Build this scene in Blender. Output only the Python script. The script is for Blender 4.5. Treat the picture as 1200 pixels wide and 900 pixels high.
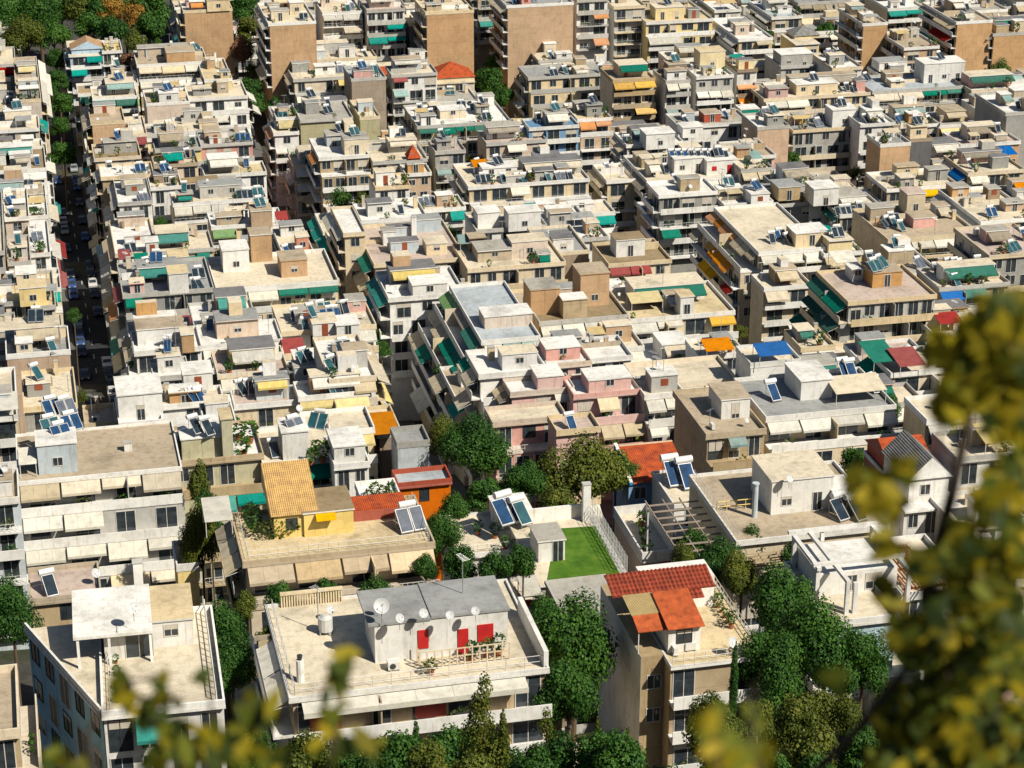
import bpy, math, random, re
from mathutils import Vector
SC = bpy.context.scene
for o in list(bpy.data.objects): bpy.data.objects.remove(o)
R = math.radians
rnd = random.Random(7)
# ---------------- camera, sky, sun, exposure ----------------
PITCH = 23.0; CAMZ = 160.0
cam = bpy.data.cameras.new('camera'); camo = bpy.data.objects.new('camera', cam); SC.collection.objects.link(camo)
camo.location = (0, 0, CAMZ); camo.rotation_euler = (R(90-PITCH), 0, 0)
cam.lens = 77.0; cam.sensor_width = 36.0; cam.clip_start = 0.2; cam.clip_end = 6000
cam.dof.use_dof = True; cam.dof.focus_distance = 300.0; cam.dof.aperture_fstop = 5.0
SC.camera = camo
GA = 12.9                                            # the street grid is turned this much from the view direction
cg, sg = math.cos(R(GA)), math.sin(R(GA))
LG = Vector((-0.62, 0.74, -0.98))                    # sunlight's direction of travel in the street grid
LW = Vector((LG.x*cg - LG.y*sg, LG.x*sg + LG.y*cg, LG.z)).normalized()
sun = bpy.data.lights.new('sun', 'SUN'); sun.energy = 5.0; sun.angle = R(0.5); sun.color = (1.0, 0.93, 0.79)
suno = bpy.data.objects.new('sun', sun); SC.collection.objects.link(suno)
suno.rotation_euler = (-LW).to_track_quat('Z', 'Y').to_euler(); suno.location = (0, 0, 400)
w = bpy.data.worlds.new('World'); SC.world = w; w.use_nodes = True
nt = w.node_tree; sky = nt.nodes.new('ShaderNodeTexSky'); sky.sky_type = 'NISHITA'; sky.sun_disc = False
sky.sun_elevation = math.asin(-LW.z); sky.sun_rotation = math.atan2(-LW.x, -LW.y)
bgn = nt.nodes['Background']; nt.links.new(sky.outputs[0], bgn.inputs[0]); bgn.inputs[1].default_value = 0.05
SC.view_settings.view_transform = 'Standard'; SC.view_settings.look = 'None'
SC.view_settings.exposure = 0.16; SC.view_settings.gamma = 1.0
SC.render.engine = 'CYCLES'
SC.cycles.max_bounces = 4; SC.cycles.diffuse_bounces = 1; SC.cycles.glossy_bounces = 2; SC.cycles.transmission_bounces = 2
SC.cycles.transparent_max_bounces = 6; SC.cycles.use_denoising = True
SC.cycles.sample_clamp_indirect = 6.0

# ---------------- camera maths: photograph pixel <-> place ----------------
FP = 77.0/36*1200
cp, sp = math.cos(R(PITCH)), math.sin(R(PITCH))
def ray(px, py):
    a, b = (px-600)/FP, -(py-450)/FP
    return Vector((a, cp + b*sp, -sp + b*cp))        # un-normalised, forward component 1
def proj(P):
    x, y, z = P[0], P[1], P[2]-CAMZ
    dpt = y*cp - z*sp
    return (600 + FP*x/dpt, 450 - FP*(y*sp + z*cp)/dpt, dpt)
KN = [(0,-40), (60,-62), (100,-72), (140,-85), (200,-99.5), (270,-114.5), (340,-127.5), (420,-136), (494,-139.5), (583,-135), (640,-129), (760,-116), (2000, -60)]
def surf(y):
    for (a, za), (b, zb) in zip(KN, KN[1:]):
        if y <= b: return CAMZ + za + (zb-za)*(y-a)/(b-a)
    return CAMZ + KN[-1][1]
GK = [(-40,-3), (2,-4), (20,-17), (60,-44), (100,-71), (130,-92)]
def ground(y):
    if y < 130:
        for (a, za), (b, zb) in zip(GK, GK[1:]):
            if y <= b: return CAMZ + za + (zb-za)*(y-a)/(b-a)
    t = min(1, max(0, (y-130)/60))
    return surf(y) - (15.5 + 2.0*t)
def at(px, py, dz=0.0, f=None):
    f = f or surf; r = ray(px, py); lo, hi = 20.0, 1500.0
    for _ in range(50):
        t = (lo+hi)/2
        P = r*t
        if P.z + CAMZ > f(P.y) + dz: lo = t
        else: hi = t
    P = r*lo; return Vector((P.x, P.y, P.z + CAMZ))
def atz(px, py, z):
    r = ray(px, py); t = (z-CAMZ)/r.z; P = r*t; return Vector((P.x, P.y, z))
def uv(P): return (P[0]*cg + P[1]*sg, -P[0]*sg + P[1]*cg)
def xy(u, v): return (u*cg - v*sg, u*sg + v*cg)

# ---------------- materials ----------------
MATS = {}
def _nodes(name, rough=0.8, spec=0.3):
    m = bpy.data.materials.new(name); m.use_nodes = True
    b = m.node_tree.nodes['Principled BSDF']; b.inputs['Roughness'].default_value = rough
    b.inputs['Specular IOR Level'].default_value = spec
    return m, m.node_tree, b
def _n(nt, t, **kw):
    n = nt.nodes.new(t)
    for k, v in kw.items():
        if k in n.inputs: n.inputs[k].default_value = v
        else: setattr(n, k, v)
    return n
def _ramp(nt, fac, stops):
    r = nt.nodes.new('ShaderNodeValToRGB'); e = r.color_ramp.elements
    while len(e) < len(stops): e.new(0.5)
    for el, (p, c) in zip(e, stops): el.position = p; el.color = (*c, 1)
    nt.links.new(fac, r.inputs[0]); return r.outputs[0]
def _mix(nt, fac, a, b, mode='MIX'):
    m = nt.nodes.new('ShaderNodeMix'); m.data_type = 'RGBA'; m.blend_type = mode
    L = nt.links.new
    for s, v in ((0, fac), (6, a), (7, b)):
        if hasattr(v, 'is_linked'): L(v, m.inputs[s])
        else: m.inputs[s].default_value = v if s == 0 else (*v, 1)
    return m.outputs[2]
def _pos(nt, scale=(1,1,1)):
    tc = nt.nodes.new('ShaderNodeTexCoord'); mp = nt.nodes.new('ShaderNodeMapping'); mp.inputs['Scale'].default_value = scale
    oi = nt.nodes.new('ShaderNodeObjectInfo'); cm = nt.nodes.new('ShaderNodeCombineXYZ')
    mu = nt.nodes.new('ShaderNodeMath'); mu.operation = 'MULTIPLY'; mu.inputs[1].default_value = 60
    nt.links.new(oi.outputs['Random'], mu.inputs[0]); nt.links.new(mu.outputs[0], cm.inputs[0]); nt.links.new(mu.outputs[0], cm.inputs[1])
    nt.links.new(tc.outputs['Object'], mp.inputs[0]); nt.links.new(cm.outputs[0], mp.inputs['Location']); return mp.outputs[0]
def _noise(nt, vec, scale, detail=3, rough=0.6):
    n = _n(nt, 'ShaderNodeTexNoise', Scale=scale, Detail=detail, Roughness=rough); nt.links.new(vec, n.inputs['Vector']); return n.outputs['Fac']
def mul(c, k): return tuple(min(1, x*k) for x in c)
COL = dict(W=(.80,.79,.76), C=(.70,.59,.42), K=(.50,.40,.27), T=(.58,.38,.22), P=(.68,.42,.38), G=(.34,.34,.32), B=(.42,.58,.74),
           L=(.50,.49,.46), Y=(.78,.62,.30), O=(.62,.17,.04), R=(.42,.09,.05), V=(.46,.43,.27), D=(.16,.16,.17), N=(.36,.28,.21), Q=(.66,.55,.46), U=(.14,.34,.60), M=(.50,.56,.60), E=(.16,.38,.34), Z=(.42,.64,.75))
def _vary(nt, base, lo, hi):                         # every copy its own shade: no two batches of paint or cloth alike
    oi = nt.nodes.new('ShaderNodeObjectInfo'); mr = nt.nodes.new('ShaderNodeMapRange'); mr.inputs[3].default_value = lo; mr.inputs[4].default_value = hi
    hs = nt.nodes.new('ShaderNodeHueSaturation'); nt.links.new(oi.outputs['Random'], mr.inputs[0]); nt.links.new(mr.outputs[0], hs.inputs['Value'])
    m2 = nt.nodes.new('ShaderNodeMath'); m2.operation = 'MULTIPLY'; m2.inputs[1].default_value = 7.3; m3 = nt.nodes.new('ShaderNodeMath'); m3.operation = 'FRACT'; nt.links.new(oi.outputs['Random'], m2.inputs[0]); nt.links.new(m2.outputs[0], m3.inputs[0])
    mr2 = nt.nodes.new('ShaderNodeMapRange'); mr2.inputs[3].default_value = .75; mr2.inputs[4].default_value = 1.25; nt.links.new(m3.outputs[0], mr2.inputs[0]); nt.links.new(mr2.outputs[0], hs.inputs['Saturation'])
    nt.links.new(base, hs.inputs['Color']); return hs.outputs[0]
def wall_mat(c):                                     # weathered render: blotches, rain streaks, patches
    k = 'wall_'+c
    if k in MATS: return MATS[k]
    col = COL[c]; m, nt, b = _nodes('render_'+c, .85, .2)
    p = _pos(nt); n1 = _noise(nt, p, .35, 4); n2 = _noise(nt, p, 2.5, 3)
    ps = _pos(nt, (1.6, 1.6, .12)); n3 = _noise(nt, ps, 1.6, 3, .7)
    base = _ramp(nt, n1, [(.3, mul(col, .84)), (.5, col), (.72, mul(col, 1.07))])
    st = _ramp(nt, n3, [(.55, (1,1,1)), (.70, (.72,.68,.62))])
    nb = _noise(nt, p, .9, 1, .3); base = _mix(nt, .22, base, _ramp(nt, nb, [(.40, (.66,.62,.56)), (.42, (1,1,1)), (.62, (1,1,1)), (.635, (.86,.84,.82))]), 'MULTIPLY')
    base = _mix(nt, .8, base, st, 'MULTIPLY')
    sp2 = _ramp(nt, n2, [(.35, (.86,.84,.80)), (.5, (1,1,1))])
    base = _mix(nt, .5, base, sp2, 'MULTIPLY')
    if c in 'TNK':                                   # bare party wall: the floor slabs and shutter joints show through the render
        tc = nt.nodes.new('ShaderNodeTexCoord'); sx = nt.nodes.new('ShaderNodeSeparateXYZ'); nt.links.new(tc.outputs['Object'], sx.inputs[0])
        ad = nt.nodes.new('ShaderNodeMath'); nt.links.new(sx.outputs[0], ad.inputs[0]); nt.links.new(sx.outputs[1], ad.inputs[1])
        cb = nt.nodes.new('ShaderNodeCombineXYZ'); nt.links.new(ad.outputs[0], cb.inputs[0]); nt.links.new(sx.outputs[2], cb.inputs[1])
        br = _n(nt, 'ShaderNodeTexBrick', Scale=1.0, **{'Mortar Size': .045, 'Brick Width': 5.5, 'Row Height': 3.05, 'Mortar Smooth': .4}); br.offset = 0.0
        br.inputs['Color1'].default_value = (1,1,1,1); br.inputs['Color2'].default_value = (.90,.90,.89,1); br.inputs['Mortar'].default_value = (.72,.69,.66,1)
        nt.links.new(cb.outputs[0], br.inputs['Vector']); base = _mix(nt, .8, base, br.outputs[0], 'MULTIPLY')
    nt.links.new(_vary(nt, base, .86, 1.06), b.inputs['Base Color']); MATS[k] = m; return m
def roof_mat(c):                                     # flat roof coating: stains, patches, seams
    k = 'roof_'+c
    if k in MATS: return MATS[k]
    col = {'a': (.70,.62,.48), 'w': (.78,.77,.74), 'g': (.33,.34,.34), 't': (.46,.38,.28), 'b': (.45,.50,.54), 'd': (.20,.20,.21), 'y': (.66,.54,.34), 'p': (.55,.45,.39), 'n': (.30,.23,.14), 'u': (.13,.26,.42), 's': (.42,.40,.36)}[c]
    m, nt, b = _nodes('flat_roof_'+c, .9, .15)
    p = _pos(nt); n1 = _noise(nt, p, .18, 5, .65); n2 = _noise(nt, p, 1.3, 4); n3 = _noise(nt, p, 5, 2)
    base = _ramp(nt, n1, [(.32, mul(col, .70)), (.48, col), (.68, mul(col, 1.12))])
    st = _ramp(nt, n2, [(.38, (.60,.54,.46)), (.50, (1,1,1))])
    base = _mix(nt, .38, base, st, 'MULTIPLY')
    base = _mix(nt, .25, base, _ramp(nt, n3, [(.35, (.7,.7,.68)), (.6, (1,1,1))]), 'MULTIPLY')
    br = _n(nt, 'ShaderNodeTexBrick', Scale=.30, **{'Mortar Size': .012}); br.inputs['Color1'].default_value = (1,1,1,1); br.inputs['Color2'].default_value = (.9,.9,.88,1); br.inputs['Mortar'].default_value = (.62,.6,.56,1)
    nt.links.new(p, br.inputs['Vector'])
    base = _mix(nt, .28, base, br.outputs[0], 'MULTIPLY')
    nt.links.new(base, b.inputs['Base Color']); MATS[k] = m; return m
AWC = dict(w=(.80,.77,.68), k=(.74,.64,.47), t=(.03,.34,.29), g=(.02,.24,.17), G=(.02,.13,.10), y=(.80,.66,.30), Y=(.85,.48,.04), o=(.75,.30,.07), r=(.38,.04,.035), b=(.04,.17,.50), p=(.60,.42,.36), n=(.42,.36,.27), l=(.30,.50,.22), m=(.35,.52,.50), c=(.78,.62,.42))
def cloth_mat(c):
    k = 'cloth_'+c
    if k in MATS: return MATS[k]
    col = AWC[c]; m, nt, b = _nodes('awning_cloth_'+c, .8, .15)
    p = _pos(nt); n1 = _noise(nt, p, .9, 3); n2 = _noise(nt, p, 4, 2)
    base = _ramp(nt, n1, [(.3, mul(col, .80)), (.55, col), (.75, mul(col, 1.08))])
    base = _mix(nt, .4, base, _ramp(nt, n2, [(.35, (.8,.78,.74)), (.55, (1,1,1))]), 'MULTIPLY'); base = _vary(nt, base, .72, 1.08)
    nt.links.new(base, b.inputs['Base Color'])
    tr = nt.nodes.new('ShaderNodeBsdfTranslucent'); nt.links.new(base, tr.inputs[0])
    mx = nt.nodes.new('ShaderNodeMixShader'); mx.inputs[0].default_value = .18
    nt.links.new(b.outputs[0], mx.inputs[1]); nt.links.new(tr.outputs[0], mx.inputs[2]); nt.links.new(mx.outputs[0], nt.nodes['Material Output'].inputs[0])
    MATS[k] = m; return m
def flat(name, col, rough=.7, metal=0, spec=.4, vary=.15):
    if name in MATS: return MATS[name]
    m, nt, b = _nodes(name, rough, spec); b.inputs['Metallic'].default_value = metal
    n = _noise(nt, _pos(nt), 1.4, 3)
    nt.links.new(_ramp(nt, n, [(.3, mul(col, 1-vary)), (.7, mul(col, 1+vary*.6))]), b.inputs['Base Color']); MATS[name] = m; return m
def glass(): return flat('window_glass', (.035,.045,.055), .12, 0, .6, .5)
def frame(): return flat('window_frame_paint', (.62,.60,.56), .6)
def metal(): return flat('galvanised_steel', (.45,.46,.47), .45, .6)
def rail(): return flat('railing_paint', (.66,.66,.64), .5)
def dark(): return flat('dark_metal', (.04,.045,.05), .5)
def tiles(name, c1, c2, sc=1.0, axis=0):
    if name in MATS: return MATS[name]
    m, nt, b = _nodes(name, .85, .2); p = _pos(nt, (1,1,1))
    tc = nt.nodes.new('ShaderNodeTexCoord'); wv = _n(nt, 'ShaderNodeTexWave', Scale=1.6*sc, Distortion=.3); wv.bands_direction = 'XY'[axis]
    nt.links.new(tc.outputs['Object'], wv.inputs['Vector'])
    wv2 = _n(nt, 'ShaderNodeTexWave', Scale=1.0*sc, Distortion=.2); wv2.bands_direction = 'YX'[axis]; nt.links.new(tc.outputs['Object'], wv2.inputs['Vector'])
    n = _noise(nt, p, 1.2, 4); base = _ramp(nt, n, [(.3, c2), (.55, c1), (.75, mul(c1, 1.25))])
    base = _mix(nt, .55, base, _ramp(nt, wv.outputs['Fac'], [(.0, (.45,.4,.38)), (.45, (1,1,1))]), 'MULTIPLY')
    base = _mix(nt, .4, base, _ramp(nt, wv2.outputs['Fac'], [(.0, (.5,.45,.42)), (.25, (1,1,1))]), 'MULTIPLY')
    bp = _n(nt, 'ShaderNodeBump', Strength=.6, Distance=.08); nt.links.new(wv.outputs['Fac'], bp.inputs['Height']); nt.links.new(bp.outputs[0], b.inputs['Normal'])
    nt.links.new(base, b.inputs['Base Color']); MATS[name] = m; return m
def leaf_mat(name, c1, c2, c3, trans=.25):
    if name in MATS: return MATS[name]
    m, nt, b = _nodes(name, .6, .25)
    g = nt.nodes.new('ShaderNodeNewGeometry'); n = _noise(nt, _pos(nt), .45, 3)
    a = nt.nodes.new('ShaderNodeMath'); a.operation = 'MULTIPLY_ADD'; a.inputs[1].default_value = .45
    nt.links.new(g.outputs['Random Per Island'], a.inputs[0])
    s = nt.nodes.new('ShaderNodeMath'); s.operation = 'MULTIPLY'; s.inputs[1].default_value = .8; nt.links.new(n, s.inputs[0]); nt.links.new(s.outputs[0], a.inputs[2])
    col = _ramp(nt, a.outputs[0], [(.32, c1), (.56, c2), (.85, c3)])
    nt.links.new(col, b.inputs['Base Color'])
    tr = nt.nodes.new('ShaderNodeBsdfTranslucent'); nt.links.new(col, tr.inputs[0])
    mx = nt.nodes.new('ShaderNodeMixShader'); mx.inputs[0].default_value = trans
    nt.links.new(b.outputs[0], mx.inputs[1]); nt.links.new(tr.outputs[0], mx.inputs[2]); nt.links.new(mx.outputs[0], nt.nodes['Material Output'].inputs[0])
    MATS[name] = m; return m
def GREEN(): return leaf_mat('leaves_green', (.010,.040,.008), (.028,.095,.014), (.080,.18,.022))
def OLIVE(): return leaf_mat('leaves_olive', (.028,.050,.008), (.075,.105,.014), (.17,.19,.025))

# ---------------- mesh builder ----------------
class MB:
    def __init__(s): s.v = []; s.f = []; s.m = []; s.mats = []
    def mi(s, mat):
        if mat not in s.mats: s.mats.append(mat)
        return s.mats.index(mat)
    def poly(s, pts, mat):
        n = len(s.v); s.v += [tuple(p) for p in pts]; s.f.append(tuple(range(n, n+len(pts)))); s.m.append(s.mi(mat))
    def hexa(s, p, mat, top=None):                   # p: 8 points, bottom ring then top ring
        n = len(s.v); s.v += [tuple(q) for q in p]; k = s.mi(mat); kt = k if top is None else s.mi(top)
        for f, mm in (((0,3,2,1),k), ((4,5,6,7),kt), ((0,1,5,4),k), ((1,2,6,5),k), ((2,3,7,6),k), ((3,0,4,7),k)):
            s.f.append(tuple(n+i for i in f)); s.m.append(mm)
    def box(s, x0, x1, y0, y1, z0, z1, mat, top=None, M=None):
        p = [(x0,y0,z0),(x1,y0,z0),(x1,y1,z0),(x0,y1,z0),(x0,y0,z1),(x1,y0,z1),(x1,y1,z1),(x0,y1,z1)]
        s.hexa([M(q) for q in p] if M else p, mat, top)
    def cyl(s, a, b, r0, r1, mat, n=8):
        a = Vector(a); b = Vector(b); d = (b-a).normalized(); t = Vector((0,0,1)) if abs(d.z) < .9 else Vector((1,0,0))
        e = d.cross(t).normalized(); g = d.cross(e); k0 = len(s.v); k = s.mi(mat)
        for c, r in ((a, r0), (b, r1)):
            for i in range(n):
                an = 2*math.pi*i/n; s.v.append(tuple(c + e*(r*math.cos(an)) + g*(r*math.sin(an))))
        for i in range(n):
            j = (i+1) % n; s.f.append((k0+i, k0+j, k0+n+j, k0+n+i)); s.m.append(k)
        s.f.append(tuple(k0+i for i in range(n))[::-1]); s.m.append(k); s.f.append(tuple(k0+n+i for i in range(n))); s.m.append(k)
    def mesh(s, name):
        me = bpy.data.meshes.new(name); me.from_pydata(s.v, [], s.f)
        for m in s.mats: me.materials.append(m)
        if len(s.mats) > 1: me.polygons.foreach_set('material_index', s.m)
        return me
    def build(s, name, parent=None):
        if not s.v: return None
        o = bpy.data.objects.new(name, s.mesh(name)); SC.collection.objects.link(o)
        if parent: o.parent = parent
        return o
THINGS = []                                          # (object, description, category, anchor point, thing it stands on, landmark phrase)
def empty(name, loc, rz=0):
    o = bpy.data.objects.new(name, None); SC.collection.objects.link(o); o.location = loc; o.rotation_euler = (0, 0, rz); o.empty_display_size = .3; return o
def reg(o, desc, cat, P, on=None, ref=None, group=None):
    o['category'] = cat
    if group: o['group'] = group
    THINGS.append(dict(o=o, desc=desc, P=Vector(P), on=on, ref=ref)); return o
def structure(o): o['kind'] = 'structure'; return o
def copy_tree(o, parent=None):
    c = o.copy(); SC.collection.objects.link(c)
    if parent: c.parent = parent
    for ch in KIDS.get(o.name, ()): copy_tree(ch, c)
    return c
KIDS = {}
def note_kids(o):
    KIDS[o.name] = [c for c in o.children]
    for c in o.children: note_kids(c)
# ---------------- buildings ----------------
CNAME = dict(W='white', C='cream', K='beige', T='tan', P='pink', G='grey', B='blue', L='light grey', Y='yellow', O='orange', R='red-brown', V='olive', D='dark grey', N='brown', Q='pale peach', U='deep blue', M='pale blue-grey', E='blue-green', Z='sky blue')
ANAME = dict(w='white', k='cream', t='turquoise', g='green', G='dark green', y='pale yellow', Y='golden', o='orange', r='red', b='blue', p='dusty pink', n='brown-grey', l='light green', m='grey-green', c='apricot')
RNAME = dict(a='pale', w='white', g='grey', t='tan', b='bluish', d='dark', y='yellowish', p='pinkish', n='brown', u='blue', s='stained grey')
BLDS = []
def parse(st):
    out = []
    for lv in st.split('|') if st else []:
        sb = 0.0
        k = re.match(r'\d+(\.\d+)?', lv)
        if k: sb = float(k.group()); lv = lv[k.end():]
        out.append((sb, lv))
    return out
class Bld: pass
def window(b, M, a0, a1, o, z0, z1, near):
    m = MB(); g = glass(); fr = frame() if not near or rnd.random() < .8 else dark()
    m.box(a0, a1, o-.05, o+.012, z0, z1, g, M=M)
    t = .07
    for q in ((a0-t, a0, z0-t, z1+t), (a1, a1+t, z0-t, z1+t), (a0, a1, z1, z1+t), (a0, a1, z0-t, z0), ((a0+a1)/2-.03, (a0+a1)/2+.03, z0, z1)):
        m.box(q[0], q[1], o-.04, o+.05, q[2], q[3], fr, M=M)
    if rnd.random() < .25:                           # roller shutter part way down
        h = (z1-z0)*rnd.uniform(.2, .8); m.box(a0+.01, a1-.01, o-.03, o+.03, z1-h, z1-.002, flat('shutter', (.55,.50,.42), .7), M=M)
    return m.build('window', b.root)
def awning(b, M, a0, a1, o, z, out, drop, c):
    m = MB(); mt = cloth_mat(c); t = .04
    q_ = rnd.choice((1, 1, 1, .9, .8, .6)); out2 = out*q_*rnd.uniform(.94, 1.06); drop = drop*q_*rnd.uniform(.8, 1.15)
    k = max(2, int((a1-a0)/1.1)); sg_ = .05
    for i in range(k):                               # cloth in panels that sag a little between the seams
        x0 = a0 + (a1-a0)*i/k; x1 = a0 + (a1-a0)*(i+1)/k - .015; xm = (x0+x1)/2
        for xa, xb, da, db in ((x0, xm, 0, sg_), (xm, x1, sg_, 0)):
            m.hexa([M(q) for q in ((xa,o,z-t),(xb,o,z-t),(xb,o+out2,z-drop-t-db),(xa,o+out2,z-drop-t-da),(xa,o,z),(xb,o,z),(xb,o+out2,z-drop-db),(xa,o+out2,z-drop-da))], mt)
    m.box(a0, a1, o+out2, o+out2+.03, z-drop-.28, z-drop+.01, mt, M=M)
    fm = rail()
    for a in (a0+.05, a1-.05): m.hexa([M(q) for q in ((a-.025,o,z-.5),(a+.025,o,z-.5),(a+.025,o+out2,z-drop-.1),(a-.025,o+out2,z-drop-.1),(a-.025,o,z-.45),(a+.025,o,z-.45),(a+.025,o+out2,z-drop-.05),(a-.025,o+out2,z-drop-.05))], fm)
    return m.build('awning', b.root)
def bush(m, cx, cy, cz, rx, ry, rz, n, mat, size=.28, r_=None):
    r_ = r_ or rnd
    for _ in range(n):
        while True:
            x, y, z = r_.uniform(-1,1), r_.uniform(-1,1), r_.uniform(-1,1); d = x*x+y*y+z*z
            if .15 < d < 1: break
        k = r_.uniform(.75, 1.05)/math.sqrt(d)**.6
        px, py, pz = cx+x*rx*k, cy+y*ry*k, cz+z*rz*k
        a = Vector((r_.uniform(-1,1), r_.uniform(-1,1), r_.uniform(-.6,.6))).normalized(); c = a.cross(Vector((r_.uniform(-1,1), r_.uniform(-1,1), r_.uniform(-1,1)))).normalized()
        s = size*r_.uniform(.6, 1.3); P = Vector((px, py, pz))
        m.poly([P-a*s, P-c*s*.5, P+a*s, P+c*s*.5], mat)
def facade(b, M, L, levels, H, near, nlev, wallc, slabc, bal=1.25, dens=1.0, flip=False):
    """Balconies, openings and awnings of one side; M maps (along, outward, up from roof level)."""
    fh = b.fh; S = 0; e_prev = .45
    n = len(levels)
    for i in range(nlev):
        if i < n: sb, bays = levels[i]
        else:
            sb, bays = 0, ''.join((rnd.choice('wkwkwnt') if rnd.random() < .3 else '-') if c not in '.x' and rnd.random() > .3 else ('.' if c in '.x' else c) for c in (levels[-1][1] or '-'))
        S += sb if i else 0
        nxt = levels[i+1][0] if i+1 < n else 0
        zt, zb = -i*fh, -(i+1)*fh
        if -zb > H - .5: break
        if not bays: bays = '.'
        open_ = [c for c in bays if c != '.']
        bl = bal if open_ and 'x' not in bays else .0
        e = max(S + bl, S + nxt + .1)
        if e > S + .2 and not (i == nlev-1 and i*fh > H-4):
            m = MB(); sm = wall_mat(slabc); m.box(-.05, L+.05, S-.06, e, zb-.20, zb+.02, sm, M=M)
            pm = sm
            style = b.rails[i % len(b.rails)]
            if style == 's': m.box(-.04, L+.04, e-.12, e-.005, zb+.02, zb+.95, pm, M=M)
            bo = m.build('balcony', b.root)
            if style != 's':
                m = MB(); rm = rail(); m.box(0, L, e-.06, e-.02, zb+.92, zb+.97, rm, M=M); m.box(0, L, e-.05, e-.03, zb+.48, zb+.51, rm, M=M)
                k = max(2, int(L/ (.5 if near else 1.0)))
                for j in range(k+1): a = L*j/k; m.box(a-.02, a+.02, e-.06, e-.02, zb+.03, zb+.92, rm, M=M)
                m.build('railing', bo)
            # dividing walls between flats
            if L > 9 and rnd.random() < .7:
                m = MB(); a = L*rnd.choice((.33,.5,.66)); m.box(a-.06, a+.06, S-.03, e-.15, zb+.03, zt-.25, wall_mat(wallc), M=M); m.build('side_wall', b.root)
        nb = len(bays); bw = L/nb
        for j, c in enumerate(bays if not flip else bays[::-1]):
            a0 = j*bw; 
            if c == '.': continue
            ww = bw*rnd.uniform(.45, .75); ww = min(ww, 3.4); wx = a0 + (bw-ww)*rnd.uniform(.3, .7)
            if c == 'x' : ww = min(1.5, bw*.5); wx = a0+(bw-ww)/2; window(b, M, wx, wx+ww, S, zb+.95, zt-.65, near); continue
            if c == 'F': continue
            if bw > 4.6 and c != 'd':
                for (p0, p1) in ((.08, .42), (.56, .90)):
                    window(b, M, a0+bw*p0, a0+bw*p1, S, zb+(.08 if rnd.random() < .7 else .9), zt-.55, near)
            else: window(b, M, wx, wx+ww, S, zb+.08, zt-.55, near)
            if c in AWC:
                o = max(S+.02, min(e_prev-.06, S+1.2)) if i == 0 else max(S+.02, e_prev-.02)
                awning(b, M, a0+.10, a0+bw-.10, o, zt-.24, 1.75 if i else 1.6, 1.0, c)
            if c == 'H' or (bl and rnd.random() < .42*dens and i < 3):
                m = MB(); q = M((a0+bw/2, e-.5, zb+.85)); dx = bw*.46
                q0 = M((a0+bw/2-dx, e-.5, zb)); q1 = M((a0+bw/2+dx, e-.5, zb))
                rx = max(abs(q1[0]-q0[0])/2, .4); ry = max(abs(q1[1]-q0[1])/2, .4)
                if c != 'H': rx *= .6; ry *= .6
                nn = int((rx*ry*4)**.5*(70 if near else 24)) if c == 'H' else int((rx*ry*4)**.5*(40 if near else 14))
                bush(m, q[0], q[1], q[2], rx, ry, .85 if c == 'H' else .6, nn, rnd.choice((GREEN(), OLIVE())), .2 if near else .32)
                for k_ in range(len(m.v)): pass
                m.build('balcony_plants', b.root) if False else b.plants.append(m)
        e_prev = e
    return S
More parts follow.
